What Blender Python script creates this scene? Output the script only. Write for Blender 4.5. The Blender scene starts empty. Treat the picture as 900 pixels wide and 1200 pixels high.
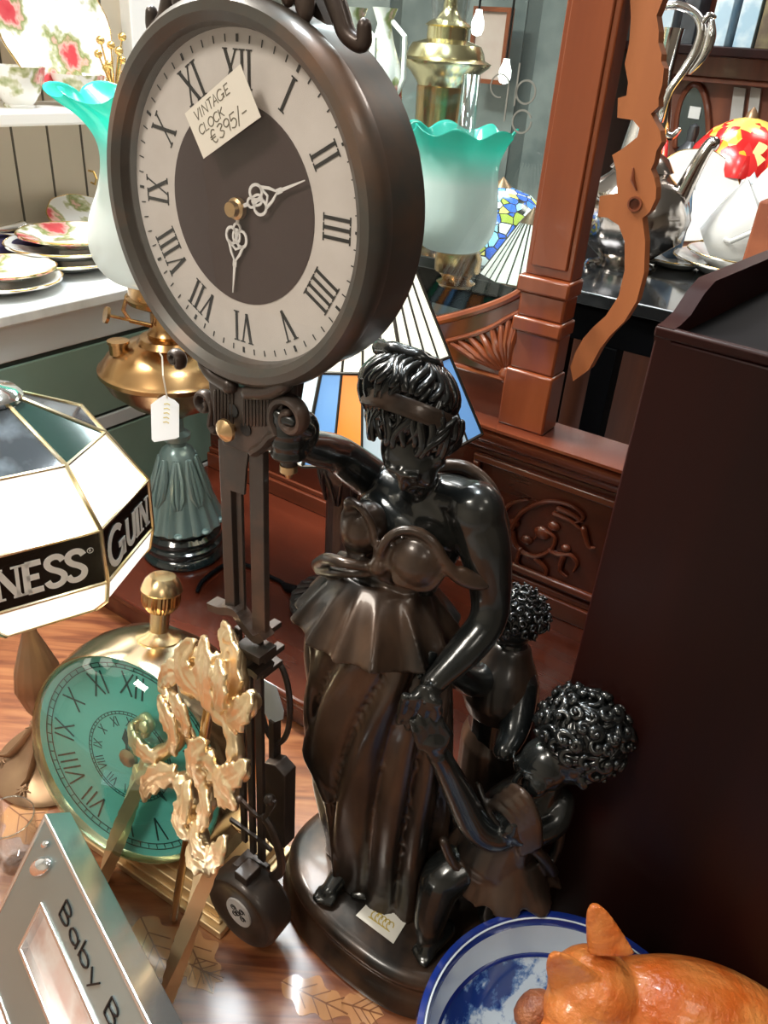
import bpy, bmesh, math, random
import numpy as np
from mathutils import Vector, Matrix, noise
PI = math.pi
random.seed(7)
SC = bpy.context.scene
COL = SC.collection
# ---------------------------------------------------------------- camera model
FPX = 935.0
H = 0.78
_dx, _dy = 325-450, 2200-600
TH = math.atan(FPX/math.hypot(_dx, _dy)); RO = math.atan2(-_dx, _dy)
_r = Vector((1, 0, 0)); _u = Vector((0, math.sin(TH), math.cos(TH))); FW = Vector((0, math.cos(TH), -math.sin(TH)))
IR = math.cos(RO)*_r+math.sin(RO)*_u; IU = -math.sin(RO)*_r+math.cos(RO)*_u
CP = Vector((0, 0, H))
def ray(px, py): return FW+IR*((px-450)/FPX)-IU*((py-600)/FPX)
def T(px, py, z):
    d = ray(px, py); return CP+d*((z-H)/d.z)
def A(px, py, Y):
    d = ray(px, py); return CP+d*(Y/d.y)
def W(p): return (Vector(p)-CP).dot(FW)          # metres per pixel = W/FPX
def MPP(p): return W(p)/FPX
# furniture axes: E1 along the sideboard (to the right), E2 into the depth
E1 = Vector((0.84, -0.5426, 0)); E2 = Vector((0.5426, 0.84, 0)); EZ = Vector((0, 0, 1))
FO = Vector((0.309, 0.957, 0))
def SD(s, d, z=0): return FO+E1*s+E2*d+EZ*z
def onP(px, py, d):
    """point on the vertical plane at depth d behind the sideboard back: (s, z)"""
    r_ = ray(px, py); t = (d-(CP-FO).dot(E2))/r_.dot(E2); X = CP+r_*t-FO
    return X.dot(E1), X.z
def onS(px, py, s):
    """point on the vertical plane of constant s: (d, z)"""
    r_ = ray(px, py); t = (s-(CP-FO).dot(E1))/r_.dot(E1); X = CP+r_*t-FO
    return X.dot(E2), X.z

cam = bpy.data.cameras.new('camera'); co = bpy.data.objects.new('camera', cam); COL.objects.link(co)
M = Matrix.Identity(4)
for i, v in enumerate((IR, IU, -FW)):
    for k in range(3): M[k][i] = v[k]
M.translation = CP
co.matrix_world = M
cam.sensor_fit = 'VERTICAL'; cam.sensor_height = 24; cam.lens = 24*FPX/1200; cam.clip_start = 0.01; cam.clip_end = 50
SC.camera = co
SC.view_settings.view_transform = 'Standard'; SC.view_settings.look = 'None'
SC.view_settings.gamma = 1; SC.view_settings.use_curve_mapping = False; SC.view_settings.exposure = 0.0

# ---------------------------------------------------------------- materials
def nt(name):
    m = bpy.data.materials.new(name); m.use_nodes = True
    t = m.node_tree; return m, t, t.nodes['Principled BSDF']
def lk(t, a, b): t.links.new(a, b)
def rgb(c): return (c[0], c[1], c[2], 1)
def hexc(h, k=1.0):
    h = h.lstrip('#'); o = []
    for i in (0, 2, 4):
        v = int(h[i:i+2], 16)/255; o.append((v/12.92 if v <= .04045 else ((v+.055)/1.055)**2.4)*k)
    return tuple(o)
def P(name, col, rough=.5, metal=0., coat=0., trans=0., emis=None, es=0., col2=None, nscale=8., stretch=(1, 1, 1), bump=0., bscale=60., spec=None, ior=None, rot=(0, 0, 0), detail=4, sharp=(.35, .7), col3=None):
    """principled surface; col2 adds a noise-driven second colour, bump a fine relief"""
    m, t, b = nt(name)
    b.inputs['Base Color'].default_value = rgb(col); b.inputs['Roughness'].default_value = rough
    b.inputs['Metallic'].default_value = metal; b.inputs['Coat Weight'].default_value = coat; b.inputs['Coat Roughness'].default_value = .08
    b.inputs['Transmission Weight'].default_value = trans
    if spec is not None: b.inputs['Specular IOR Level'].default_value = spec
    if ior: b.inputs['IOR'].default_value = ior
    if emis is not None:
        b.inputs['Emission Color'].default_value = rgb(emis); b.inputs['Emission Strength'].default_value = es
    if col2 is not None or bump:
        tc = t.nodes.new('ShaderNodeTexCoord'); mp = t.nodes.new('ShaderNodeMapping'); m0 = t.nodes.new('ShaderNodeMapping')
        mp.inputs['Scale'].default_value = stretch; m0.inputs['Rotation'].default_value = rot
        lk(t, tc.outputs['Object'], m0.inputs['Vector']); lk(t, m0.outputs[0], mp.inputs['Vector'])
    if col2 is not None:
        n = t.nodes.new('ShaderNodeTexNoise'); n.inputs['Scale'].default_value = nscale; n.inputs['Detail'].default_value = detail
        lk(t, mp.outputs[0], n.inputs['Vector'])
        r = t.nodes.new('ShaderNodeValToRGB'); r.color_ramp.elements[0].position = sharp[0]; r.color_ramp.elements[1].position = sharp[1]
        r.color_ramp.elements[0].color = rgb(col); r.color_ramp.elements[1].color = rgb(col2)
        if col3 is not None:
            e = r.color_ramp.elements.new((sharp[0]+sharp[1])/2); e.color = rgb(col3)
        lk(t, n.outputs['Fac'], r.inputs['Fac']); lk(t, r.outputs['Color'], b.inputs['Base Color'])
    if bump:
        n2 = t.nodes.new('ShaderNodeTexNoise'); n2.inputs['Scale'].default_value = bscale; n2.inputs['Detail'].default_value = 3
        lk(t, mp.outputs[0], n2.inputs['Vector'])
        bp = t.nodes.new('ShaderNodeBump'); bp.inputs['Strength'].default_value = bump; bp.inputs['Distance'].default_value = .002
        lk(t, n2.outputs['Fac'], bp.inputs['Height']); lk(t, bp.outputs['Normal'], b.inputs['Normal'])
    return m
def thin_glass(name, tint=(1, 1, 1), refl=.08, rough=0.0, edge=.4, body=None, bfac=0.):
    m, t, b = nt(name); t.nodes.remove(b)
    tr = t.nodes.new('ShaderNodeBsdfTransparent'); tr.inputs['Color'].default_value = rgb(tint)
    gl = t.nodes.new('ShaderNodeBsdfGlossy'); gl.inputs['Roughness'].default_value = rough
    fr = t.nodes.new('ShaderNodeLayerWeight'); fr.inputs['Blend'].default_value = .25
    ma = t.nodes.new('ShaderNodeMath'); ma.operation = 'MULTIPLY_ADD'; ma.inputs[1].default_value = edge; ma.inputs[2].default_value = refl
    lk(t, fr.outputs['Facing'], ma.inputs[0])
    mx = t.nodes.new('ShaderNodeMixShader'); lk(t, ma.outputs[0], mx.inputs[0]); lk(t, tr.outputs[0], mx.inputs[1]); lk(t, gl.outputs[0], mx.inputs[2])
    out = t.nodes['Material Output']; last = mx
    if body:
        df = t.nodes.new('ShaderNodeBsdfTranslucent'); df.inputs['Color'].default_value = rgb(body)
        d2 = t.nodes.new('ShaderNodeBsdfDiffuse'); d2.inputs['Color'].default_value = rgb(body)
        ad = t.nodes.new('ShaderNodeMixShader'); lk(t, df.outputs[0], ad.inputs[1]); lk(t, d2.outputs[0], ad.inputs[2])
        m2 = t.nodes.new('ShaderNodeMixShader'); m2.inputs[0].default_value = bfac
        lk(t, mx.outputs[0], m2.inputs[1]); lk(t, ad.outputs[0], m2.inputs[2]); last = m2
    lk(t, last.outputs[0], out.inputs['Surface'])
    return m
def wood(name, c1, c2, rough=.3, coat=.4, scale=14., stretch=(1, 1, .08), rot=(0, 0, 0)):
    return P(name, c1, rough, 0, coat, col2=c2, nscale=scale, stretch=stretch, rot=rot, detail=6, sharp=(.3, .72))

# ---------------------------------------------------------------- mesh builder
def frame(n, up=EZ):
    n = Vector(n).normalized(); u = Vector(up).cross(n)
    if u.length < 1e-4: u = Vector((1, 0, 0)).cross(n) if abs(n.x) < .9 else Vector((0, 1, 0)).cross(n)
    u.normalize(); return u, n.cross(u), n
class B:
    def __init__(s): s.b = bmesh.new()
    def faces_from(s, V, F, mi=0):
        vs = [s.b.verts.new(v) for v in V]
        for f in F:
            try:
                fc = s.b.faces.new([vs[i] for i in f]); fc.material_index = mi
            except ValueError: pass
        return vs
    def box(s, c, size, ax=None, mi=0, taper=1.0):
        c = Vector(c); ax = ax or (Vector((1, 0, 0)), Vector((0, 1, 0)), EZ)
        V = []
        for k in (-1, 1):
            q = taper if k > 0 else 1
            for i, j in ((-1, -1), (1, -1), (1, 1), (-1, 1)):
                V.append(c+ax[0]*(i*size[0]/2*q)+ax[1]*(j*size[1]/2*q)+ax[2]*(k*size[2]/2))
        s.faces_from(V, [(3, 2, 1, 0), (4, 5, 6, 7), (0, 1, 5, 4), (1, 2, 6, 5), (2, 3, 7, 6), (3, 0, 4, 7)], mi)
        return s
    def prism(s, poly, o, u, v, n, t0, t1, mi=0):
        k = len(poly); o = Vector(o)
        V = [o+u*p[0]+v*p[1]+n*t0 for p in poly]+[o+u*p[0]+v*p[1]+n*t1 for p in poly]
        F = [tuple(range(k-1, -1, -1)), tuple(range(k, 2*k))]+[(i, (i+1) % k, k+(i+1) % k, k+i) for i in range(k)]
        s.faces_from(V, F, mi); return s
    def loft(s, rings, cap=True, mi=0, closed=False, wrap=True):
        n = len(rings[0]); V = [p for r in rings for p in r]; F = []
        m = len(rings)
        for a in range(m if closed else m-1):
            b_ = (a+1) % m
            for i in range(n if wrap else n-1):
                j = (i+1) % n; F.append((a*n+i, a*n+j, b_*n+j, b_*n+i))
        if cap and not closed: F += [tuple(range(n-1, -1, -1)), tuple((m-1)*n+i for i in range(n))]
        s.faces_from(V, F, mi); return s
    def tube(s, pts, rad, n=12, mi=0, closed=False, flat=1.0, up=None, cap=True):
        pts = [Vector(p) for p in pts]; m = len(pts)
        if not hasattr(rad, '__len__'): rad = [rad]*m
        rings = []; pu = None
        for i in range(m):
            a = pts[(i-1) % m] if (closed or i > 0) else pts[i]; b_ = pts[(i+1) % m] if (closed or i < m-1) else pts[i]
            d = (b_-a)
            if d.length < 1e-9: d = Vector((0, 0, 1))
            d.normalize()
            if up is not None: u = Vector(up)-d*d.dot(Vector(up))
            elif pu is None:
                u = Vector((0, 0, 1))-d*d.z
                if u.length < .1: u = Vector((1, 0, 0))-d*d.x
            else: u = pu-d*d.dot(pu)
            if u.length < 1e-6: u = Vector((1, 0, 0)).cross(d)
            u.normalize(); pu = u; v = d.cross(u)
            rings.append([pts[i]+u*(math.cos(2*PI*k/n)*rad[i])+v*(math.sin(2*PI*k/n)*rad[i]*flat) for k in range(n)])
        if not closed and cap:     # round the ends a little
            def endring(r, p, d, q, f): return [p+(x-p)*q+d*f for x in r]
            d0 = (pts[0]-pts[1]).normalized(); d1 = (pts[-1]-pts[-2]).normalized()
            rings = [endring(rings[0], pts[0], d0, .35, rad[0]*.85), endring(rings[0], pts[0], d0, .8, rad[0]*.5)]+rings+[endring(rings[-1], pts[-1], d1, .8, rad[-1]*.5), endring(rings[-1], pts[-1], d1, .35, rad[-1]*.85)]
        s.loft(rings, cap=not closed, mi=mi, closed=closed); return s
    def lathe(s, prof, c, ax=EZ, n=40, mi=0, mod=None, up=None, cap=True):
        u, v, w = frame(ax, up if up is not None else (EZ if abs(Vector(ax).normalized().z) < .99 else Vector((0, 1, 0))))
        c = Vector(c); rings = []
        for r, z in prof:
            rr = max(r, 1e-5)
            rings.append([c+w*z+(u*math.cos(a)+v*math.sin(a))*(rr*(mod(a, r, z) if mod else 1)) for a in [2*PI*i/n for i in range(n)]])
        s.loft(rings, cap=cap, mi=mi); return s
    def ell(s, c, rad, ax=None, nu=20, nv=12, mi=0, disp=None):
        c = Vector(c); ax = ax or (Vector((1, 0, 0)), Vector((0, 1, 0)), EZ)
        if not hasattr(rad, '__len__'): rad = (rad,)*3
        rings = []
        for j in range(1, nv):
            t = PI*j/nv; ring = []
            for i in range(nu):
                a = 2*PI*i/nu; k = disp(a, t) if disp else 1
                ring.append(c+ax[0]*(rad[0]*math.sin(t)*math.cos(a)*k)+ax[1]*(rad[1]*math.sin(t)*math.sin(a)*k)-ax[2]*(rad[2]*math.cos(t)*k))
            rings.append(ring)
        s.loft(rings, cap=False, mi=mi)
        n0 = len(s.b.verts); 
        s.b.verts.ensure_lookup_table()
        base = n0-nu*(nv-1)
        lo = s.b.verts.new(c-ax[2]*rad[2]*(disp(0, 0) if disp else 1)); hi = s.b.verts.new(c+ax[2]*rad[2]*(disp(0, PI) if disp else 1))
        s.b.verts.ensure_lookup_table()
        for i in range(nu):
            f = s.b.faces.new((s.b.verts[base+(i+1) % nu], s.b.verts[base+i], lo)); f.material_index = mi
            e = base+nu*(nv-2)
            f = s.b.faces.new((s.b.verts[e+i], s.b.verts[e+(i+1) % nu], hi)); f.material_index = mi
        return s
    def sheet(s, G, th, mi=0):
        """closed slab from a grid of points"""
        m, n = len(G), len(G[0]); N = [[None]*n for _ in range(m)]
        for i in range(m):
            for j in range(n):
                a = Vector(G[min(i+1, m-1)][j])-Vector(G[max(i-1, 0)][j]); b_ = Vector(G[i][min(j+1, n-1)])-Vector(G[i][max(j-1, 0)])
                q = a.cross(b_); q = q.normalized() if q.length > 1e-12 else EZ.copy(); N[i][j] = q
        V = [Vector(G[i][j])+N[i][j]*(th/2) for i in range(m) for j in range(n)]+[Vector(G[i][j])-N[i][j]*(th/2) for i in range(m) for j in range(n)]
        o = m*n; F = []
        for i in range(m-1):
            for j in range(n-1):
                a, b_, c, d = i*n+j, i*n+j+1, (i+1)*n+j+1, (i+1)*n+j
                F += [(d, c, b_, a), (o+a, o+b_, o+c, o+d)]
        for j in range(n-1):
            F += [(j, j+1, o+j+1, o+j), ((m-1)*n+j+1, (m-1)*n+j, o+(m-1)*n+j, o+(m-1)*n+j+1)]
        for i in range(m-1):
            F += [((i+1)*n, i*n, o+i*n, o+(i+1)*n), (i*n+n-1, (i+1)*n+n-1, o+(i+1)*n+n-1, o+i*n+n-1)]
        s.faces_from(V, F, mi); return s
    def ribbon(s, pl, w, o, u, v, n, t0, t1, mi=0):
        """polyline in the (u, v) plane as a flat bar"""
        k = len(pl); L = []; R = []
        ww = w if hasattr(w, '__len__') else [w]*k
        for i in range(k):
            a = Vector(pl[max(i-1, 0)]); b_ = Vector(pl[min(i+1, k-1)]); d = (b_-a)
            d = d.normalized() if d.length > 1e-9 else Vector((1, 0)); q = Vector((-d.y, d.x))
            p = Vector(pl[i]); L.append(p+q*ww[i]/2); R.append(p-q*ww[i]/2)
        for i in range(k-1):
            s.prism([R[i], R[i+1], L[i+1], L[i]], o, u, v, n, t0, t1, mi)
        return s
def arc(cx, cy, r, a0, a1, n=14, ry=None):
    ry = ry or r
    return [(cx+r*math.cos(a0+(a1-a0)*i/(n-1)), cy+ry*math.sin(a0+(a1-a0)*i/(n-1))) for i in range(n)]
def spiral(cx, cy, r0, r1, a0, a1, n=26):
    return [(cx+(r0+(r1-r0)*i/(n-1))*math.cos(a0+(a1-a0)*i/(n-1)), cy+(r0+(r1-r0)*i/(n-1))*math.sin(a0+(a1-a0)*i/(n-1))) for i in range(n)]
def smooth_path(pts, n=8):
    """Catmull-Rom through pts (tuples of any length)"""
    P_ = [np.array(p, float) for p in pts]; out = []
    for i in range(len(P_)-1):
        p0 = P_[max(i-1, 0)]; p1 = P_[i]; p2 = P_[i+1]; p3 = P_[min(i+2, len(P_)-1)]
        for k in range(n):
            t = k/n; out.append(.5*((2*p1)+(-p0+p2)*t+(2*p0-5*p1+4*p2-p3)*t*t+(-p0+3*p1-3*p2+p3)*t**3))
    out.append(P_[-1]); return [tuple(x) for x in out]

def root(name, label, cat, loc, rz=0., group=None):
    o = bpy.data.objects.new(name, None); COL.objects.link(o); o.empty_display_size = .02
    o.location = loc; o.rotation_euler = (0, 0, rz); o['label'] = label; o['category'] = cat
    if group: o['group'] = group

    return o
def wm(o):
    m = Matrix.Translation(o.location) @ o.rotation_euler.to_matrix().to_4x4()
    return wm(o.parent) @ m if o.parent else m
def obj(name, bld, mats, parent=None, smooth=40, bevel=0, world=True, label=None, fix=True, center=True):
    b = bld.b if isinstance(bld, B) else bld
    if fix: bmesh.ops.recalc_face_normals(b, faces=b.faces)
    me = bpy.data.meshes.new(name); b.to_mesh(me); b.free()
    return obj_me(name, me, mats, parent, smooth, bevel, world, label, center)
def obj_me(name, me, mats, parent=None, smooth=40, bevel=0, world=True, label=None, center=True):
    o = bpy.data.objects.new(name, me); COL.objects.link(o)
    for m in (mats if isinstance(mats, (list, tuple)) else [mats]): me.materials.append(m)
    if parent is not None:
        if world: me.transform(wm(parent).inverted())
        o.parent = parent
    elif center and len(me.vertices):
        co_ = np.empty(len(me.vertices)*3); me.vertices.foreach_get('co', co_); co_ = co_.reshape(-1, 3)
        c = Vector(((co_[:, 0].min()+co_[:, 0].max())/2, (co_[:, 1].min()+co_[:, 1].max())/2, co_[:, 2].min()))
        me.transform(Matrix.Translation(-c)); o.location = c
    if smooth:
        me.polygons.foreach_set('use_smooth', [True]*len(me.polygons))
        if smooth < 180: me.set_sharp_from_angle(angle=math.radians(smooth))
    if bevel:
        md = o.modifiers.new('bevel', 'BEVEL'); md.width = bevel; md.segments = 2; md.limit_method = 'ANGLE'; md.angle_limit = math.radians(35)
    if label: o['label'] = label
    return o
def tag(o, label, cat, group=None):
    o['label'] = label; o['category'] = cat
    if group: o['group'] = group
    return o
def struct(name, bld, m, **k):
    o = obj(name, bld, m, **k); o['kind'] = 'structure'; return o
def fuse(bld, voxel, iters=3, lam=.5, noise_amp=0, noise_scale=60):
    """merge overlapping closed shapes into one continuous surface and relax it"""
    b = bld.b; bmesh.ops.recalc_face_normals(b, faces=b.faces); bmesh.ops.triangulate(b, faces=b.faces)
    me = bpy.data.meshes.new('tmp'); b.to_mesh(me); b.free()
    o = bpy.data.objects.new('tmp', me); COL.objects.link(o)
    md = o.modifiers.new('r', 'REMESH'); md.mode = 'VOXEL'; md.voxel_size = voxel; md.adaptivity = 0
    dg = bpy.context.evaluated_depsgraph_get(); dg.update()
    m2 = bpy.data.meshes.new_from_object(o.evaluated_get(dg)); bpy.data.objects.remove(o); bpy.data.meshes.remove(me)
    nv = len(m2.vertices); co_ = np.empty(nv*3); m2.vertices.foreach_get('co', co_); co_ = co_.reshape(-1, 3)
    ed = np.empty(len(m2.edges)*2, dtype=np.int32); m2.edges.foreach_get('vertices', ed); ed = ed.reshape(-1, 2)
    deg = np.bincount(ed.ravel(), minlength=nv).astype(float)[:, None]; deg[deg == 0] = 1
    for it in range(iters):
        sm = np.zeros_like(co_)
        for k in range(3):
            sm[:, k] = np.bincount(ed[:, 0], co_[ed[:, 1], k], nv)+np.bincount(ed[:, 1], co_[ed[:, 0], k], nv)
        co_ += lam*(sm/deg-co_)
    m2.vertices.foreach_set('co', co_.ravel()); m2.update()
    return m2
# stroke letters in a unit-high box: list of polylines, plus advance width
def _S(): return smooth_path([(.56, .82), (.47, .95), (.3, 1), (.12, .93), (.08, .76), (.2, .6), (.42, .46), (.56, .3), (.52, .1), (.33, 0), (.14, .04), (.04, .2)], 3)
LET = {
 'G': ([arc(.4, .5, .38, .75, 2*PI-.15, 18, .5), [(.78, .02), (.78, .42)], [(.52, .42), (.86, .42)]], .92),
 'U': ([[(.12, 1), (.12, .3)]+arc(.4, .3, .28, PI, 2*PI, 10, .3)+[(.68, .3), (.68, 1)]], .82),
 'I': ([[(.15, 0), (.15, 1)]], .34), 'N': ([[(.12, 0), (.12, 1)], [(.12, 1), (.68, 0)], [(.68, 0), (.68, 1)]], .82),
 'E': ([[(.12, 0), (.12, 1)], [(.12, .97), (.58, .97)], [(.12, .5), (.5, .5)], [(.12, .03), (.6, .03)]], .68),
 'S': ([_S()], .64), 'V': ([[(.02, 1), (.32, 0)], [(.32, 0), (.62, 1)]], .66), 'X': ([[(.02, 1), (.62, 0)], [(.02, 0), (.62, 1)]], .66),
 'T': ([[(.02, 1), (.6, 1)], [(.31, 1), (.31, 0)]], .64), 'A': ([[(.02, 0), (.32, 1), (.62, 0)], [(.13, .36), (.51, .36)]], .66),
 'C': ([arc(.36, .5, .34, .8, 2*PI-.8, 14, .5)], .66), 'L': ([[(.08, 1), (.08, 0), (.5, 0)]], .56), 'O': ([arc(.36, .5, .33, 0, 2*PI, 18, .5)], .74),
 'K': ([[(.08, 1), (.08, 0)], [(.55, 1), (.08, .45)], [(.22, .6), (.58, 0)]], .62), 'e': ([arc(.36, .5, .34, .8, 2*PI-.8, 14, .5), [(-.05, .58), (.42, .58)], [(-.05, .42), (.4, .42)]], .7),
 '3': ([smooth_path([(.05, .9), (.3, 1), (.48, .78), (.22, .54), (.5, .3), (.28, 0), (.02, .12)], 3)], .58), '9': ([arc(.27, .7, .23, 0, 2*PI, 14, .28), [(.5, .7), (.42, 0)]], .58),
 '5': ([[(.5, 1), (.1, 1), (.08, .56)]+smooth_path([(.08, .56), (.35, .62), (.5, .34), (.3, 0), (.02, .1)], 3)], .58), '/': ([[(.0, -.15), (.35, 1.15)]], .42), '-': ([[(.05, .45), (.45, .45)]], .5),
 'B': ([[(.1, 0), (.1, 1)], [(.1, 1)]+arc(.3, .76, .24, PI/2, -PI/2, 8)+[(.1, .52)], [(.1, .52)]+arc(.34, .26, .26, PI/2, -PI/2, 8)+[(.1, 0)]], .72),
 'a': ([arc(.3, .3, .25, 0, 2*PI, 14, .3), [(.55, .6), (.55, 0)]], .68), 'b': ([arc(.34, .3, .25, 0, 2*PI, 14, .3), [(.09, 1), (.09, 0)]], .68),
 'y': ([[(.05, .6), (.3, .02)], [(.56, .6), (.2, -.32)]], .64), 'o': ([arc(.32, .3, .26, 0, 2*PI, 14, .3)], .68), ' ': ([], .4),
}
def text(bld, s, h, w, o, u, v, n, t0, t1, mi=0, center=False, slant=0., fit=None, serif=0.):
    tot = sum(LET[c][1] for c in s)*h; k = (fit/tot) if fit else 1.; x = -tot*k/2 if center else 0.
    for c in s:
        for pl in LET[c][0]:
            q = [(x+p[0]*h*k+p[1]*h*slant, p[1]*h) for p in pl]
            thin = len(pl) == 2 and c in 'N' and pl[0][0] == pl[1][0]
            bld.ribbon(q, w*(.55 if thin else 1), o, u, v, n, t0, t1, mi)
            if serif and len(pl) <= 2:
                for e in (0, -1):
                    if abs(pl[0][0]-pl[-1][0]) < .01: bld.ribbon([(q[e][0]-serif/2, q[e][1]), (q[e][0]+serif/2, q[e][1])], w*.35, o, u, v, n, t0, t1, mi)
        x += LET[c][1]*h*k
    return x
# ================================================================ materials used by the place
M_mah = wood('mahogany', (.10, .018, .006), (.235, .056, .016), .28, .25)
M_mahE1 = wood('mahogany_along', (.055, .011, .005), (.15, .034, .013), .27, .3, stretch=(.08, 1, 1), rot=(0, 0, math.radians(32.9)))
M_plat = wood('shaded_mahogany', (.032, .006, .003), (.09, .017, .007), .24, .35, stretch=(.08, 1, 1), rot=(0, 0, math.radians(32.9)))  # darker copy: the unlit lower back's shade is put into the colour
M_fret = wood('fretwork_wood', (.29, .085, .022), (.38, .12, .034), .5, .05, scale=20)
M_dark = wood('dark_mahogany', (.009, .003, .0028), (.024, .0048, .0036), .38, .0, scale=10, stretch=(1, 1, .06)); M_dark.node_tree.nodes['Principled BSDF'].inputs['Specular IOR Level'].default_value = .16
M_black = P('black_lacquer', (.003, .003, .004), .55, spec=.06)
M_marble = P('black_marble', (.012, .013, .014), .12, coat=.6, col2=(.09, .095, .1), nscale=9, sharp=(.5, .85))
M_white = P('white_paint', (.8, .78, .73), .45)
M_cream = P('cream_boards', (.62, .53, .40), .55)
M_greyp = P('grey_paint', (.52, .54, .54), .45)
M_greenp = P('sage_paint', (.2, .29, .235), .45, col2=(.16, .24, .19), nscale=6)
M_slab = P('pale_marble', (.66, .67, .66), .25, col2=(.4, .43, .44), nscale=7, sharp=(.45, .8), stretch=(1, 3, 1))
M_wallp = P('shop_wall', (.15, .16, .155), .7)
M_floor = P('stone_floor', (.55, .55, .55), .4, col2=(.4, .4, .4), nscale=3)
M_gap = P('drawer_gap', (.02, .03, .025), .7)
M_china = P('white_china', (.85, .85, .82), .12, coat=.5)
M_gold = P('gilding', (.85, .6, .22), .25, 1.)
M_pane = thin_glass('mirror_pane', (.88, .94, .93), .015, edge=.10)
def rose_china(name, k=9., thr=.62):
    m, t, b = nt(name); b.inputs['Roughness'].default_value = .12; b.inputs['Coat Weight'].default_value = .5
    tc = t.nodes.new('ShaderNodeTexCoord'); v = t.nodes.new('ShaderNodeTexVoronoi'); v.inputs['Scale'].default_value = k
    lk(t, tc.outputs['Object'], v.inputs['Vector'])
    r = t.nodes.new('ShaderNodeValToRGB'); r.color_ramp.interpolation = 'LINEAR'; e = r.color_ramp.elements
    e[0].position = 0; e[0].color = (.55, .03, .05, 1); e[1].position = .74; e[1].color = (.86, .85, .81, 1)
    for p_, c_ in ((.44, (.62, .08, .09, 1)), (.54, (.80, .45, .38, 1)), (.62, (.25, .30, .10, 1)), (.69, (.55, .55, .35, 1))):
        q = e.new(p_); q.color = c_
    n = t.nodes.new('ShaderNodeTexNoise'); n.inputs['Scale'].default_value = k*4; ad = t.nodes.new('ShaderNodeMath'); ad.operation = 'MULTIPLY_ADD'; ad.inputs[1].default_value = .5
    lk(t, tc.outputs['Object'], n.inputs['Vector']); lk(t, n.outputs['Fac'], ad.inputs[0]); 
    sc_ = t.nodes.new('ShaderNodeMath'); sc_.operation = 'MULTIPLY'; sc_.inputs[1].default_value = .9
    lk(t, v.outputs['Distance'], sc_.inputs[0]); lk(t, sc_.outputs[0], ad.inputs[2])
    lk(t, ad.outputs[0], r.inputs['Fac']); lk(t, r.outputs['Color'], b.inputs['Base Color']); return m
M_rose = rose_china('rose_china', 14)
FX = (E1, E2, EZ)
def fbox(bl, s0, s1, d0, d1, z0, z1, mi=0): bl.box(SD((s0+s1)/2, (d0+d1)/2, (z0+z1)/2), (s1-s0, d1-d0, z1-z0), FX, mi); return bl

# ================================================================ room shell
ZF = -.75
b = B(); fbox(b, -3.2, 3.6, -3.4, 3.4, ZF-.05, ZF); struct('floor', b, M_floor, smooth=0)
b = B(); fbox(b, -3.2, 3.6, -3.4, 3.4, 2.0, 2.05); struct('ceiling', b, P('ceiling_paint', (.7, .7, .68), .7), smooth=0)
b = B(); fbox(b, -3.2, 3.6, 3.4, 3.45, ZF, 2.0); struct('wall_back', b, M_wallp, smooth=0)
b = B(); fbox(b, -3.25, -3.2, -3.4, 3.4, ZF, 2.0); struct('wall_left', b, P('left_wall', (.62, .6, .55), .6), smooth=0)
b = B(); fbox(b, 3.6, 3.65, -3.4, 3.4, ZF, 2.0); struct('wall_right', b, P('warm_right_wall', (.28, .23, .18), .7), smooth=0)
b = B(); fbox(b, -3.2, 3.6, -3.45, -3.4, ZF, 2.0); struct('wall_front', b, P('warm_front_wall', (.50, .44, .36), .7), smooth=0)

# ================================================================ the inlaid table
def table_mat():
    m, t, bs = nt('inlaid_walnut'); bs.inputs['Roughness'].default_value = .3; bs.inputs['Coat Weight'].default_value = .9; bs.inputs['Coat Roughness'].default_value = .22
    tc = t.nodes.new('ShaderNodeTexCoord'); mp = t.nodes.new('ShaderNodeMapping'); mp.inputs['Scale'].default_value = (1, 9, 1); mp.inputs['Rotation'].default_value = (0, 0, math.radians(-20))
    lk(t, tc.outputs['Object'], mp.inputs['Vector']); n = t.nodes.new('ShaderNodeTexNoise'); n.inputs['Scale'].default_value = 7; n.inputs['Detail'].default_value = 7; n.inputs['Distortion'].default_value = 1.2
    lk(t, mp.outputs[0], n.inputs['Vector']); r = t.nodes.new('ShaderNodeValToRGB'); e = r.color_ramp.elements
    e[0].position = .3; e[0].color = (.12, .032, .013, 1); e[1].position = .7; e[1].color = (.36, .15, .06, 1); q = e.new(.5); q.color = (.25, .085, .032, 1)
    lk(t, n.outputs['Fac'], r.inputs['Fac']); lk(t, r.outputs['Color'], bs.inputs['Base Color']); return m
M_table = table_mat()
tb = root('inlaid_table', 'polished walnut table with inlaid pale leaves carrying the clock and statue', 'table', SD(-.2, -.5, ZF))
b = B(); fbox(b, -.775, .62, -1.15, .08, -.035, 0); obj('tabletop', b, M_table, tb, bevel=.004)
b = B(); fbox(b, -.72, .54, -1.07, 0.02, -.12, -.035); obj('apron', b, M_mah, tb)
for s_ in (-.70, .54):
    for d_ in (-1.07, .0):
        b = B(); b.lathe([(.03, ZF), (.024, ZF+.05), (.035, ZF+.2), (.03, -.3), (.04, -.12), (.04, -.04)], SD(s_, d_, 0), n=20); obj('leg', b, M_mah, tb)
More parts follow.
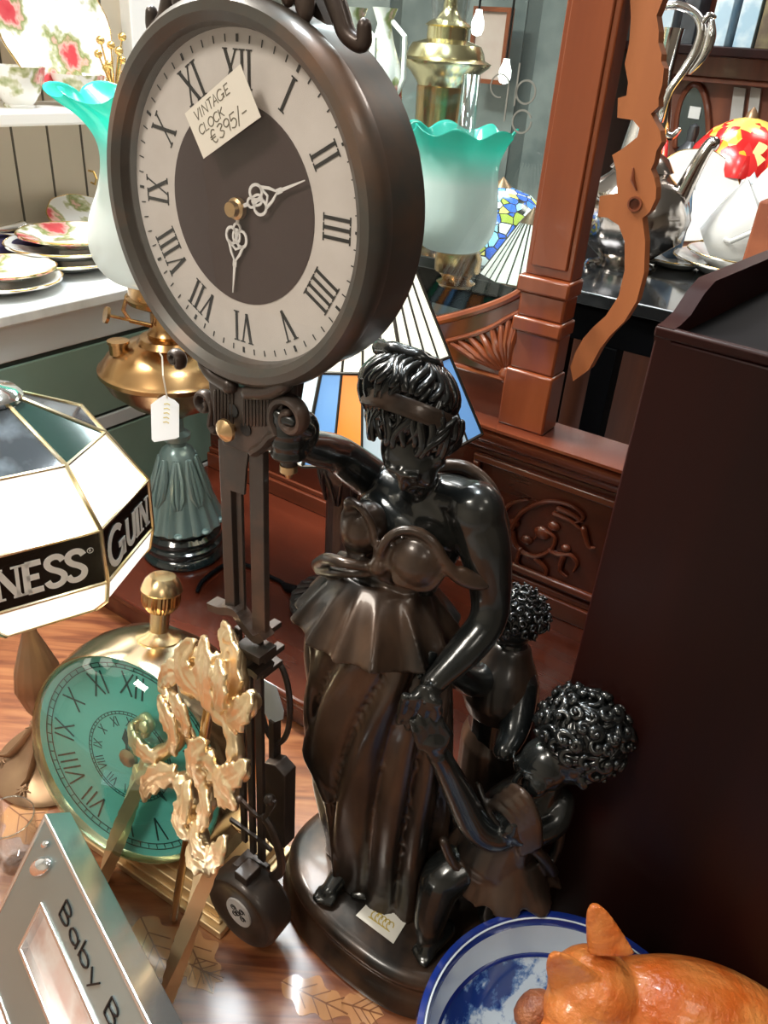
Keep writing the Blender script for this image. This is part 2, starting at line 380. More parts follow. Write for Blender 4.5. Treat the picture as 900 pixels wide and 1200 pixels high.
# leaf marquetry
M_inlay = wood('inlay_light', (.42, .2, .09), (.55, .29, .13), .15, .8, scale=30, stretch=(1, .2, 1))
M_line = P('inlay_line', (.2, .08, .035), .2, coat=.7)
def leaf(px0, py0, px1, py1, wd, lobes=3):
    p0, p1 = T(px0, py0, .0), T(px1, py1, .0); u = (p1-p0); L = u.length; u.normalize(); v = EZ.cross(u)
    up = []; dn = []
    for i in range(25):
        t = i/24; w_ = wd*math.sin(PI*min(1, t*1.02))**.7*(1+.22*math.sin(t*PI*2*lobes))*(1-.35*t)
        up.append((t*L, w_)); dn.append((t*L, -w_))
    b = B(); b.prism(up+dn[::-1][1:-1], p0, u, v, EZ, .00003, .00035)
    o = obj('leaf_inlay', b, M_inlay, tb, smooth=0)
    b = B(); b.ribbon([(0, 0), (L*.97, 0)], .0014, p0, u, v, EZ, .0004, .0007)
    for i in (.25, .45, .65):
        for sg in (1, -1): b.ribbon([(i*L, 0), (i*L+wd*.7, sg*wd*.62)], .001, p0, u, v, EZ, .0004, .0007)
    obj('leaf_vein', b, M_line, o, smooth=0)
leaf(165, 1075, 200, 1150, .026); leaf(215, 1090, 250, 1165, .024); leaf(212, 1125, 262, 1150, .016, 2)
leaf(330, 1150, 410, 1190, .02); leaf(10, 945, 62, 985, .03); leaf(400, 1175, 450, 1190, .018)

# ================================================================ sideboard with mirror back
sb = root('mirror_back_sideboard', 'carved red mahogany sideboard back with glass panel, post and fretwork bracket behind the statue', 'sideboard', SD(-.3, -.15, 0))
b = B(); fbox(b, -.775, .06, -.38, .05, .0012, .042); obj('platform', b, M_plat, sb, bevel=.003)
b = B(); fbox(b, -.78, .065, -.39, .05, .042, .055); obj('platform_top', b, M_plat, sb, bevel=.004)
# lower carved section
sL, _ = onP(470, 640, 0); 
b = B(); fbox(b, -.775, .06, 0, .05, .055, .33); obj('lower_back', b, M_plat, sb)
ledge_z = onP(655, 522, -.02)[1]
b = B()
prof = [(0, -.05), (.004, -.05), (.012, -.043), (.012, -.034), (.02, -.032), (.03, -.022), (.03, -.012), (.026, -.010), (.034, -.004), (.034, 0), (-.05, 0), (-.05, -.05)]
b.prism([(-p[0], p[1]) for p in prof], SD(-.78, 0, ledge_z), E2, EZ, E1, 0, .85); obj('ledge', b, M_mahE1, sb, smooth=50)
b = B(); fbox(b, -.775, .06, -.012, .0, .055, .085); fbox(b, -.775, .06, -.006, .0, .085, .095); obj('plinth_moulding', b, M_mahE1, sb, bevel=.002)
# carved foliage panel
b = B(); pz = [onP(x, y, -.004) for x, y in ((585, 572), (700, 608), (688, 692), (575, 652))]
zc0, zc1 = .115, ledge_z-.07; sA, sB2 = onP(588, 620, 0)[0], onP(697, 640, 0)[0]
for (x0, x1, z0, z1) in ((sA-.06, .055, zc1, zc1+.012), (sA-.06, .055, zc0-.012, zc0), (sA-.06, sA-.048, zc0, zc1)): fbox(b, x0, x1, -.01, 0, z0, z1)
obj('panel_bead', b, M_mahE1, sb, bevel=.003)
b = B()
def relief(pix, r0, r1, d=-.004):
    q = smooth_path([onP(x, y, d) for x, y in pix], 6); n = len(q)
    b.tube([SD(s_, d, z_) for s_, z_ in q], [r0+(r1-r0)*i/(n-1) for i in range(n)], 8)
for pix in ([(600, 620), (612, 600), (640, 588), (668, 592), (684, 606), (672, 614)], [(655, 596), (672, 604), (682, 612)], [(650, 602), (668, 610), (680, 620)],
            [(600, 620), (605, 640), (625, 652), (645, 645), (650, 630), (636, 622), (626, 632)], [(645, 645), (655, 650), (668, 650), (676, 660), (672, 670)],
            [(610, 644), (606, 660), (618, 668)], [(628, 655), (640, 668), (636, 682)], [(660, 652), (656, 668), (664, 676)], [(684, 620), (690, 640), (697, 642)], [(590, 600), (600, 590), (618, 586)]):
    relief(pix, .0050, .0020)
for (x, y, r_) in ((636, 624, .014), (618, 632, .010), (650, 616, .010), (604, 612, .009), (664, 642, .008)):
    s_, z_ = onP(x, y, 0); b.ell(SD(s_, -.002, z_), (r_, .006, r_*.8), FX, 14, 8)
obj('carved_foliage', b, M_mahE1, sb)
# post
pl, pr = onP(626, 250, 0)[0], onP(684, 250, 0)[0]; pc = (pl+pr)/2; pw = (pr-pl)
zb = [onP(640, y, 0)[1] for y in (490, 440, 400, 375, 345, 325)]
b = B(); fbox(b, pl, pr, 0, .035, zb[5], 1.25); fbox(b, pl+.007, pr-.007, -.004, 0, zb[5]+.012, 1.25); obj('post', b, M_mah, sb, bevel=.002)
b = B(); fbox(b, pl-.004, pr+.004, -.012, .035, zb[4], zb[5]); fbox(b, pl, pr, -.006, .035, zb[3], zb[4]); fbox(b, pl-.003, pr+.003, -.012, .035, zb[2]+.008, zb[3]); fbox(b, pl, pr, -.004, .035, zb[1], zb[2]+.008); fbox(b, pl-.003, pr+.003, -.01, .035, ledge_z, zb[1]); obj('post_foot', b, M_mah, sb, bevel=.003)
# arched bottom rail with carved fan
def polyP(pix, d): return [onP(x, y, d) for x, y in pix]
sl = onP(224, 15, 0)[0]
top = smooth_path(polyP([(622, 328), (604, 341), (580, 352), (550, 362), (520, 370), (500, 374)], 0), 5)
top = [t_ for t_ in top if t_[0] < pl]+[(sl, top[-1][1]+.0)]
b = B(); b.prism([(pl, ledge_z)]+[(pl, top[0][1])]+top+[(sl, ledge_z)], SD(0, 0, 0), E1, EZ, E2, 0.004, .03); obj('arched_rail', b, M_mahE1, sb, smooth=30)
b = B(); b.tube([SD(s_, .002, z_-.006) for s_, z_ in top], .006, 8)
f1 = smooth_path(polyP([(612, 364), (596, 372), (575, 384), (548, 394), (524, 400)], 0), 6)
b.tube([SD(s_, .002, z_) for s_, z_ in f1], .004, 8)
fz = onP(600, 448, 0); b.tube([SD(s_, .002, z_) for s_, z_ in (f1[0], (f1[0][0], fz[1]), (f1[-1][0]-.01, fz[1]-.0))], .004, 8)
obj('rail_bead', b, M_mah, sb)
b = B(); fc = onP(592, 440, 0)
for i in range(9):
    a = .12*PI+(.86*PI)*i/8; tgt = f1[int((len(f1)-1)*(i/8))]
    e = (fc[0]+(tgt[0]-fc[0])*.93, fc[1]+(tgt[1]-fc[1])*.93); st = (fc[0]+(tgt[0]-fc[0])*.16, fc[1]+(tgt[1]-fc[1])*.16)
    b.tube([SD(st[0], .003, st[1]), SD((st[0]+e[0])/2, -.001, (st[1]+e[1])/2), SD(e[0], .003, e[1])], [.0025, .006, .0045], 8)
b.ell(SD(fc[0], .003, fc[1]), (.012, .006, .012), FX, 14, 8); obj('carved_fan', b, M_mah, sb)
# far stile, top rail and pane
b = B(); fbox(b, sl-.02, sl, 0, .035, ledge_z, 1.25); obj('stile', b, M_mah, sb, bevel=.002)
b = B(); fbox(b, sl-.02, pr, 0, .035, 1.25, 1.33); obj('crest_rail', b, M_mah, sb, bevel=.003)
b = B(); fbox(b, sl, pl, .016, .02, ledge_z+.02, 1.25); pane = obj('glass_pane', b, M_pane, sb, smooth=0, label='clear etched glass pane')
b = B(); o_ = SD(*[onP(604, 120, .014)[0], .014], onP(604, 120, .014)[1])
b.ribbon(arc(.012, .012, .0125, 0, 2*PI, 28), .0022, o_, E1, EZ, E2, -.0004, .0004); b.ribbon([(-.001, .042), (-.001, -.004)], .0022, o_, E1, EZ, E2, -.0004, .0004)
b.ribbon(arc(.012, -.02, .0125, .4, 2*PI+.1, 28), .0022, o_, E1, EZ, E2, -.0004, .0004); b.ribbon([(-.012, .02), (-.012, -.022)], .0022, o_, E1, EZ, E2, -.0004, .0004)
b.ribbon(arc(-.024, .016, .0125, 0, 1.6*PI, 28), .0016, o_, E1, EZ, E2, -.0004, .0004)
obj('etched_letters', b, P('etching', (.16, .16, .14), .7), pane, smooth=0)
# fretwork bracket
frp = [(415, 0), (530, 0), (508, 55), (516, 110), (514, 150), (526, 190), (524, 215), (534, 240), (528, 300), (515, 345), (515, 375), (488, 400), (500, 425), (520, 460), (526, 500), (508, 530), (500, 570), (488, 596), (500, 625), (507, 660), (505, 700), (484, 745), (458, 768), (468, 850), (464, 960), (438, 1060), (395, 1130), (345, 1180), (310, 1225), (270, 1300), (215, 1340), (205, 1290), (222, 1240), (250, 1190), (285, 1150), (330, 1110), (375, 1040), (396, 950), (396, 850), (375, 792), (335, 765), (302, 762), (308, 690), (370, 680), (366, 600), (352, 545), (390, 522), (440, 482), (448, 450), (425, 422), (370, 414), (372, 345), (402, 336), (408, 290), (396, 225), (412, 150), (418, 60)]
b = B(); dB = .006
pts_ = polyP([(600+x/3, y/3) for x, y in frp], dB)
topz = pts_[0][1]
pts_ = [pts_[0], (pts_[0][0]+.004, topz+.12), (pts_[1][0]+.012, topz+.12)]+pts_[1:]
b.prism(pts_, SD(0, dB, 0), E1, EZ, E2, 0, .018); fr = obj('fretwork_bracket', b, M_fret, sb, smooth=0, label='orange brown scroll-cut bracket')
b = B(); s_, z_ = onP(744, 239, dB-.001); b.lathe([(.0062, 0), (.0062, .002), (.0085, .002), (.0085, 0)], SD(s_, dB-.001, z_), -E2, 24)
s_, z_ = onP(743, 211, dB-.001); b.tube([SD(s_-.004, dB-.0005, z_+.012), SD(s_-.002, dB-.0005, z_), SD(s_+.005, dB-.0005, z_-.01)], [.001, .003, .001], 8)
obj('fret_hole_mark', b, M_mah, fr)  # raised dark ring and sliver stand in for shaded holes in the fretwork

# ================================================================ dark cabinet at the right
KX = Vector((.79, -.613, 0)).normalized(); KY = Vector((.613, .79, 0)); KF = (KX, KY, EZ)
KZ = .632; kc = T(770, 381, KZ); kc.z = 0
def KD(x, y, z): return kc+KX*x+KY*y+EZ*z
kb = root('dark_cabinet', 'tall dark mahogany cabinet side with a galleried tray top at right', 'cabinet', KD(.2, .12, 0))
def kbox(bl, x0, x1, y0, y1, z0, z1): bl.box(KD((x0+x1)/2, (y0+y1)/2, (z0+z1)/2), (x1-x0, y1-y0, z1-z0), KF); return bl
b = B(); kbox(b, 0, .5, 0, .3, .0008, KZ-.008); obj('body', b, M_dark, kb, bevel=.002)
b = B(); kbox(b, -.001, .5, -.001, .006, KZ-.008, KZ); obj('front_rim', b, M_dark, kb, bevel=.002)
b = B(); b.prism([(0, KZ-.01), (0, KZ), (.010, KZ+.001), (.025, KZ+.005), (.042, KZ+.017), (.058, KZ+.023), (.3, KZ+.023), (.3, KZ-.01)], KD(0, 0, 0), KY, EZ, KX, 0, .012)
obj('side_gallery', b, M_dark, kb, smooth=50)
b = B(); kbox(b, .012, .5, .288, .3, KZ-.01, KZ+.023); obj('back_gallery', b, M_dark, kb, bevel=.002)
b = B(); kbox(b, .012, .5, .006, .288, KZ-.008, KZ-.006); obj('tray_lining', b, M_black, kb, smooth=0)

# ================================================================ black marble side table behind
ct = T(745, 318, .40)
sC = (ct-FO).dot(E1); dC = (ct-FO).dot(E2)
mt = root('marble_top_table', 'black marble topped table behind the fretwork bracket carrying teapot and china', 'table', SD(.1, dC+.1, ZF))
dF = onP(745, 352, 0)[0]
d0 = (T(700, 345, .40)-FO).dot(E2)
b = B(); fbox(b, -.81, 1.4, d0, d0+1.05, .375, .40); obj('marble_top', b, M_marble, mt, bevel=.003)
b = B(); fbox(b, -.7, 1.35, d0+.02, d0+1.0, .3, .375); obj('frieze', b, M_black, mt, bevel=.002)
for s_ in (-.68, onP(712, 420, d0+.04)[0], 1.3):
    for d_ in (d0+.04, d0+.98):
        b = B(); b.box(SD(s_, d_, (.3+ZF)/2), (.045, .045, .3-ZF), FX); obj('leg', b, M_black, mt, bevel=.002)
# ================================================================ the hanging clock
CC = Vector((-.0972, .4928, .6921)); CRZ = math.radians(-33.06)
CX = Vector((math.cos(CRZ), math.sin(CRZ), 0)); CY = Vector((-math.sin(CRZ), math.cos(CRZ), 0)); CF = (CX, CY, EZ)
def L(x, y, z): return CC+CX*x+CY*y+EZ*z            # z measured from the dial centre
def onC(px, py, y=0.):
    r_ = ray(px, py); t = ((CC-CP).dot(CY)+y)/r_.dot(CY); X = CP+r_*t-CC
    return X.dot(CX), X.z
M_clk = P('patinated_bronze', (.050, .030, .022), .40, .35, col2=(.11, .062, .043), col3=(.052, .040, .033), nscale=22, sharp=(.3, .72), detail=6, coat=.15)
M_clk2 = P('patinated_rim', (.085, .056, .042), .38, .35, col2=(.18, .10, .062), col3=(.082, .076, .066), nscale=16, sharp=(.3, .7), detail=6, coat=.2)
M_dialw = P('dial_paper', (.66, .61, .57), .55, col2=(.6, .55, .51), nscale=40)
M_diald = P('dial_brown', (.048, .027, .026), .5)
M_ink = P('ink', (.008, .008, .008), .5)
M_hand = P('hand_white', (.8, .78, .76), .4)
M_brassb = P('brushed_brass', (.62, .42, .22), .35, 1.)
M_glass = thin_glass('clock_glass', (1, 1, 1), .02)
M_paper = P('note_paper', (.78, .73, .64), .7)
M_pen = P('pen_ink', (.16, .14, .10), .6)
ck = root('figurine_clock', 'round bronze pendulum clock with white roman dial held up by the statue', 'clock', (CC.x, CC.y, 0), CRZ)
b = B(); ring = [(.090, .012), (.0915, -.004), (.0935, -.012), (.098, -.0155), (.103, -.0145), (.1065, -.010), (.1075, -.004), (.1065, .002), (.1035, .004), (.1035, .038), (.100, .041), (.06, .041), (1e-4, .041)]
b.lathe([(r_, y_) for r_, y_ in ring], CC, CY, 96, cap=False); obj('case', b, M_clk2, ck, smooth=35)
b = B(); b.lathe([(1e-4, -.001), (.0913, -.001), (.0913, .002), (1e-4, .002)], CC, CY, 72, cap=False); dial = obj('dial', b, M_dialw, ck, smooth=0)
b = B(); b.lathe([(1e-4, -.0014), (.0560, -.0014), (.0560, -.001)], CC, CY, 72, cap=False); obj('dial_centre', b, M_diald, dial, smooth=0, label='dark brown dial centre')
def Lf(): return L(0, -.0012, 0)
for h, s in enumerate(['XII', 'I', 'II', 'III', 'IIII', 'V', 'VI', 'VII', 'VIII', 'IX', 'X', 'XI']):
    a = h*PI/6; rad = CX*math.sin(a)+EZ*math.cos(a); tan = CX*math.cos(a)-EZ*math.sin(a)
    b = B(); hh = .0185; x = 0.; wd = {'I': .0052, 'V': .0115, 'X': .0115}; tot = sum(wd[c] for c in s)
    o_ = Lf()+rad*(.0625); x = -tot/2
    for c in s:
        if c == 'I':
            m_ = x+.0026; b.ribbon([(m_, 0), (m_, hh)], .0019, o_, tan, rad, -CY, 0, .0003)
            for q in (0, hh): b.ribbon([(m_-.0022, q), (m_+.0022, q)], .0007, o_, tan, rad, -CY, 0, .0003)
        elif c == 'V':
            b.ribbon([(x+.002, hh), (x+.0055, 0)], .0021, o_, tan, rad, -CY, 0, .0003); b.ribbon([(x+.0055, 0), (x+.009, hh)], .0009, o_, tan, rad, -CY, 0, .0003)
            for q in (.002, .009): b.ribbon([(x+q-.002, hh), (x+q+.002, hh)], .0007, o_, tan, rad, -CY, 0, .0003)
        else:
            b.ribbon([(x+.0015, hh), (x+.0095, 0)], .0021, o_, tan, rad, -CY, 0, .0003); b.ribbon([(x+.0015, 0), (x+.0095, hh)], .0009, o_, tan, rad, -CY, 0, .0003)
            for q in (.0015, .0095):
                for e in (0, hh): b.ribbon([(x+q-.0018, e), (x+q+.0018, e)], .0007, o_, tan, rad, -CY, 0, .0003)
        x += wd[c]
    obj('numeral', b, M_ink, dial, smooth=0)
b = B()
for i in range(60):
    a = i*PI/30; rad = CX*math.sin(a)+EZ*math.cos(a); tan = CX*math.cos(a)-EZ*math.sin(a)
    b.ribbon([(0, .0845), (0, .0882)], .0016 if i % 5 == 0 else .0006, Lf(), tan, rad, -CY, 0, .0003)
obj('minute_track', b, M_ink, dial, smooth=0)
def hand(name, ang, ln, yo):
    rad = CX*math.sin(ang)+EZ*math.cos(ang); tan = CX*math.cos(ang)-EZ*math.sin(ang); o_ = L(0, yo, 0); b = B()
    def R(pl, w_): b.ribbon(pl, w_, o_, tan, rad, -CY, 0, .0006)
    k = ln/.055
    R([(0, 0), (0, .010*k)], .0022); R(arc(0, .0125*k, .0026, 0, 2*PI, 16), .0014)
    for sg in (-1, 1): R(arc(sg*.0042, .0185*k, .0040, 0, 2*PI, 18, .0048), .0017)
    R(arc(0, .0178*k, .0028, 0, 2*PI, 16, .004), .0014)
    R([(-.006, .0225*k), (-.0035, .029*k), (0, .0345*k), (.0035, .029*k), (.006, .0225*k)], .0017); R([(-.006, .0225*k), (0, .0265*k), (.006, .0225*k)], .0014)
    R([(0, .034*k), (0, .038*k)], .003); R([(0, .037*k), (0, .056*k)], [.0021, .0006])
    return obj(name, b, M_hand, ck, smooth=0)
hand('hour_hand', math.radians(187), .050, -.003); hand('minute_hand', math.radians(66.5), .055, -.0042)
b = B(); b.lathe([(.0062, -.0028), (.0062, -.006), (.0045, -.007), (.0042, -.0105), (1e-4, -.0108)], CC, CY, 24, cap=False); obj('hand_hub', b, M_brassb, ck, label='brass hub pin')
b = B(); b.lathe([(.0915, -.009), (.075, -.0105), (.05, -.0118), (.025, -.0124), (1e-4, -.0126)], CC, CY, 64, cap=False); obj('glass', b, M_glass, ck, smooth=180)
# price note stuck on the glass
npx = [onC(x, y, -.0128) for x, y in ((217, 133), (282, 75), (306, 137), (239, 186))]
b = B(); b.prism(npx, L(0, -.0128, 0), CX, EZ, -CY, 0, .0003); note = obj('price_note', b, M_paper, ck, smooth=0, label='cream paper price note stuck on the glass')
u_ = Vector((npx[1][0]-npx[0][0], npx[1][1]-npx[0][1])); wN = u_.length; u_.normalize(); v_ = Vector((-u_.y, u_.x)); hN = abs((Vector(npx[0])-Vector(npx[3])).dot(v_))
U3 = CX*u_.x+EZ*u_.y; V3 = CX*v_.x+EZ*v_.y; o_ = L(npx[3][0], -.0131, npx[3][1])
b = B(); text(b, 'VINTAGE', .0052, .00055, o_+U3*(wN*.12)+V3*(hN*.70), U3, V3, -CY, 0, .0002, fit=wN*.62, slant=.15)
text(b, 'CLOCK', .0046, .00055, o_+U3*(wN*.10)+V3*(hN*.42), U3, V3, -CY, 0, .0002, fit=wN*.44, slant=.15)
oo = o_+U3*(wN*.24)+V3*(hN*.10)
text(b, 'C', .0068, .00065, oo, U3, V3, -CY, 0, .0002); b.ribbon([(-.0010, .0039), (.0036, .0039)], .0005, oo, U3, V3, -CY, 0, .0002); b.ribbon([(-.0010, .0028), (.0034, .0028)], .0005, oo, U3, V3, -CY, 0, .0002)
text(b, '395/-', .0068, .00065, oo+U3*.0056, U3, V3, -CY, 0, .0002, fit=wN*.50, slant=.12); obj('handwriting', b, M_pen, note, smooth=0)
# crest
b = B()
def cpath(pix, y, r_, flat=1., n=10):
    q = smooth_path([onC(x, yy, y) for x, yy in pix], 6); k = len(q)
    rr = [r_[0]+(r_[1]-r_[0])*i/(k-1) for i in range(k)]
    b.tube([L(x, y, z) for x, z in q], rr, n, flat=flat)
b.prism([(-.05, .098), (-.04, .112), (-.02, .125), (0, .14), (.02, .125), (.042, .112), (.055, .095), (.03, .104), (0, .107), (-.03, .104)], L(0, .006, 0), CX, EZ, CY, 0, .012)
for sg in (-1, 1):
    q = smooth_path([(sg*.008, .15), (sg*.03, .135), (sg*.05, .118), (sg*.06, .103), (sg*.067, .0915), (sg*.0765, .088), (sg*.077, .096)], 6)
    b.tube([L(x, .008, z) for x, z in q], [.007-.0035*i/len(q) for i in range(len(q))], 10)
    q = spiral(sg*.03, .117, .012, .003, 0, sg*3.2*PI); b.tube([L(x, .002, z) for x, z in q], .0035, 8)
    for k_ in range(4): b.ell(L(sg*(.012+.011*k_), .001, .126-.007*k_), (.006, .004, .011), CF, 10, 8)
b.ell(L(0, .008, .16), (.012, .008, .02), CF); obj('crest', b, M_clk, ck)
# bracket under the case
b = B(); bp = [onC(x, y, -.006) for x, y in ((242, 432), (262, 449), (300, 459), (334, 452), (327, 500), (318, 528), (296, 533), (262, 522), (252, 500), (246, 465))]
b.prism(bp, L(0, -.006, 0), CX, EZ, CY, 0, .02); br = obj('bracket', b, M_clk, ck, smooth=0, bevel=.001)
b = B()
for x0 in list(range(250, 272, 4))+list(range(284, 318, 4)):
    q = [onC(x0+2, y, -.0065) for y in (458, 498)]; b.tube([L(x, -.0062, z) for x, z in q], .0012, 6)
obj('fluting', b, M_clk, br)
b = B()
for pix, rr in (([(270, 452), (250, 440), (238, 425)], (.006, .004)), ([(290, 460), (318, 458), (334, 448)], (.005, .006))): cpath(pix, -.007, rr)
obj('bracket_moulding', b, M_clk, br)
b = B()
for x0, y0, r_ in ((273, 481, .0045), (288, 503, .0045)):
    x, z = onC(x0, y0, -.0065); b.lathe([(1e-4, 0), (r_, 0), (r_*1.05, .0008), (1e-4, .0008)], L(x, -.0062, z), -CY, 18, cap=False)
obj('winding_hole', b, M_ink, br)
def scroll(cx, cy, r0, turns, a0, sg, rt, y, ext=None):
    x, z = onC(cx, cy, y); b = B(); q = spiral(x, z, r0, r0*.25, a0, a0+sg*turns*2*PI, 34)
    if ext: q = smooth_path([onC(px, py, y) for px, py in ext], 5)[:-1]+q
    n = len(q); b.tube([L(p_[0], y, p_[1]) for p_ in q], [rt*(1-.3*i/n) for i in range(n)], 10, flat=1.7)
    return obj('scroll', b, M_clk, ck)
scroll(341, 490, .0155, 1.35, -2.2, -1, .0042, -.004, ext=[(300, 528), (312, 520), (322, 508)])
scroll(240, 473, .010, 1.2, -.6, 1, .003, -.002, ext=[(254, 505), (248, 496)])
scroll(206, 420, .006, 1.2, -.8, 1, .003, .0)
x, z = onC(265, 504, -.012); b = B(); b.lathe([(1e-4, -.007), (.0015, -.0068), (.0078, -.002), (.0082, 0), (.004, .001), (.003, .009)], L(x, -.012, z), CY, 28, cap=False); obj('adjusting_knob', b, M_brassb, ck, label='brass cone knob')
b = B(); pp = [onC(x_, y_, -.004) for x_, y_ in ((263, 520), (291, 528), (288, 550), (286, 580), (267, 574), (266, 548))]
b.prism(pp, L(0, -.004, 0), CX, EZ, CY, 0, .002); obj('hanger_plate', b, M_clk, ck, smooth=0)
def bar(name, px, y0, y1, wpx, y, dep, mat=M_clk):
    x, z0 = onC(px, y0, y); _, z1 = onC(px+ (y1-y0)*.03, y1, y); wd = wpx*MPP(L(x, y, (z0+z1)/2))/.84
    b = B(); b.box(L(x, y, (z0+z1)/2), (wd, dep, z0-z1), CF); return obj(name, b, mat, ck, smooth=0, bevel=.0006)
bar('pendulum_rod', 265.5, 515, 712, 14, .0, .006); bar('pendulum_rod', 303, 525, 745, 18, .0, .006); bar('pendulum_rod', 281, 575, 720, 7, .002, .003)
for px, y0, y1, w_ in ((279, 735, 985, 7), (291, 745, 1000, 7), (303, 750, 1010, 9)): bar('pendulum_rod', px, y0, y1, w_, .003, .004)
def cross(pix, y, hgt, dep, name='crossbar'):
    q = smooth_path([onC(px, py, y) for px, py in pix], 4); b = B(); b.ribbon(q, hgt, L(0, y, 0), CX, EZ, CY, -dep/2, dep/2); return obj(name, b, M_clk, ck, smooth=0)
cross([(249, 707), (262, 712), (278, 714), (290, 730), (303, 745), (313, 742)], -.001, .007, .012)
cross([(286, 752), (300, 760), (314, 768)], -.001, .007, .02); cross([(286, 780), (300, 779), (311, 787)], -.001, .007, .02)
for (px, py) in ((318, 735), (322, 762), (320, 780)):
    x, z = onC(px-6, py+4, .008); b = B(); b.box(L(x, .010, z), (.008, .024, .005), CF); obj('crossbar', b, M_clk, ck, smooth=0, bevel=.0006)
cross([(283, 938), (300, 955), (310, 960)], -.002, .004, .003); cross([(270, 960), (295, 978), (318, 996)], -.002, .004, .003); cross([(310, 958), (319, 945), (321, 938)], -.002, .004, .003)
b = B(); q = smooth_path([onC(x_, y_, -.001) for x_, y_ in ((310, 958), (320, 975), (328, 1000), (329, 1020), (318, 1028), (304, 1026))], 5); b.tube([L(x_, -.001, z_) for x_, z_ in q], .0048, 8, flat=.7); obj('curl', b, M_clk, ck)
for px, py, r_ in ((281, 937, .004), (316, 937, .0055)):
    x, z = onC(px, py, -.002); b = B(); b.ell(L(x, -.002, z), r_); obj('bead', b, M_clk, ck)
# back weight and oval tag
x, z0 = onC(327, 895, .03); _, z1 = onC(331, 985, .03)
b = B(); b.prism([(-.012, z0), (.002, z0+.006), (.014, z0), (.014, z1+.004), (.0, z1-.006), (-.012, z1)], L(x, .03, 0), CX, EZ, CY, -.008, .008); obj('pendulum_weight', b, M_clk, ck, smooth=0, bevel=.001)
x, z = onC(322, 822, .035); b = B(); q = arc(x, z, .018, 0, 2*PI, 33, .050)[:-1]; b.tube([L(a_, .035, c_) for a_, c_ in q], .0028, 8, closed=True)
b.box(L(x, .035, z-.046), (.006, .01, .05), CF); obj('oval_loop', b, M_clk, ck)
b = B(); b.prism([(x-.016, z+.02), (x+.004, z+.022), (x+.013, z-.002), (x+.012, z-.012), (x-.002, z-.026), (x-.016, z-.012)], L(0, .032, 0), CX, EZ, CY, 0, .0008)
tg = obj('price_tag', b, P('blue_white_card', (.6, .72, .8), .6), None, smooth=0); tag(tg, 'pale blue paper tag hanging on the loop behind the clock pendulum', 'tag')
# bob
BY = -.027; bx, bz = onC(282, 1067, BY)
b = B(); b.lathe([(1e-4, -.002), (.029, -.002), (.032, -.004), (.039, -.004), (.042, -.001), (.043, .003), (.042, .026), (.038, .030), (1e-4, .030)], L(bx, BY, bz), CY, 48, cap=False); bob = obj('pendulum_bob', b, M_clk, ck, smooth=35)
b = B(); b.lathe([(1e-4, -.0036), (1.0, -.0036), (1.02, -.002), (1e-4, -.002)], Vector((0, 0, 0)), Vector((0, 1, 0)), 32, cap=False)
M_emb = P('emblem_plate', (.55, .52, .5), .5)
for v in b.b.verts: v.co = L(bx+v.co.x*.0155, BY+v.co.y, bz+v.co.z*.0175)
emb = obj('emblem_plate', b, M_emb, bob, smooth=0, label='pale oval emblem plate')
b = B()
for ox, oz in ((-.006, .004), (.006, -.004), (-.004, -.004), (.005, .006), (0, 0)):
    b.ribbon(spiral(ox, oz, .004, .001, 0, 3*PI, 18), .001, L(bx, BY-.0038, bz), CX, EZ, -CY, 0, .0003)
obj('emblem_scrolls', b, M_ink, bob, smooth=0)
x, z = onC(298, 1012, .0); b = B(); b.box(L(x, -.004, z-.002), (.03, .022, .012), CF); b.box(L(bx, -.016, bz+.042), (.016, .02, .02), CF); obj('bob_hanger', b, M_clk, ck, smooth=0, bevel=.001)
# stem gripped by the hand
sx, sz0 = onC(339, 470, .004); _, sz1 = onC(339, 546, .004)
STEM = L(sx, .004, 0); SZT, SZB = CC.z+sz0, CC.z+sz1
b = B(); b.lathe([(.0055, SZB), (.0055, SZT+.02)], Vector((STEM.x, STEM.y, 0)), EZ, 16); obj('hanging_stem', b, M_clk, ck)
b = B(); b.lathe([(1e-4, SZB-.010), (.002, SZB-.009), (.0035, SZB-.005), (.0062, SZB-.004), (.0062, SZB+.001), (1e-4, SZB+.001)], Vector((STEM.x, STEM.y, 0)), EZ, 16, cap=False); obj('stem_tip', b, M_brassb, ck, label='brass stem tip')

# ================================================================ the statue
M_skin = P('dark_bronze', (.012, .014, .014), .24, .3, coat=.45, col2=(.028, .027, .023), nscale=18, sharp=(.45, .8))
M_cloth = P('brown_bronze', (.012, .010, .0085), .33, .3, coat=.25, col2=(.088, .050, .031), nscale=22, sharp=(.38, .70), stretch=(1, 1, .35))
M_hair = P('black_bronze', (.009, .010, .010), .22, .25, coat=.5)
st = root('bronze_statue', 'dark bronze statue of a draped woman with two children on an oval plinth', 'statue', (.055, .503, 0))
PC = Vector((.055, .503, 0))
def sup(a, e=2.3):
    c, s_ = math.cos(a), math.sin(a); return (abs(c)**(2/e)*(1 if c >= 0 else -1), abs(s_)**(2/e)*(1 if s_ >= 0 else -1))
b = B(); rings = []
for k_, z in ((.97, 0), (1.0, .002), (1.0, .011), (.985, .014), (.985, .018), (.96, .022), (.935, .030), (.93, .034), (.95, .037), (.955, .043), (.94, .047), (.90, .050), (.86, .051)):
    rings.append([PC+E1*(sup(2*PI*i/72)[0]*((.142 if math.cos(2*PI*i/72) < 0 else .108)-(1-k_)*.12))+E2*(sup(2*PI*i/72)[1]*(.088-(1-k_)*.12))+EZ*z for i in range(72)])
b.loft(rings); obj('plinth', b, M_cloth, st, smooth=50)
b = B(); ps = [T(x, y, .0515) for x, y in ((437, 1052), (477, 1080), (461, 1106), (417, 1073))]
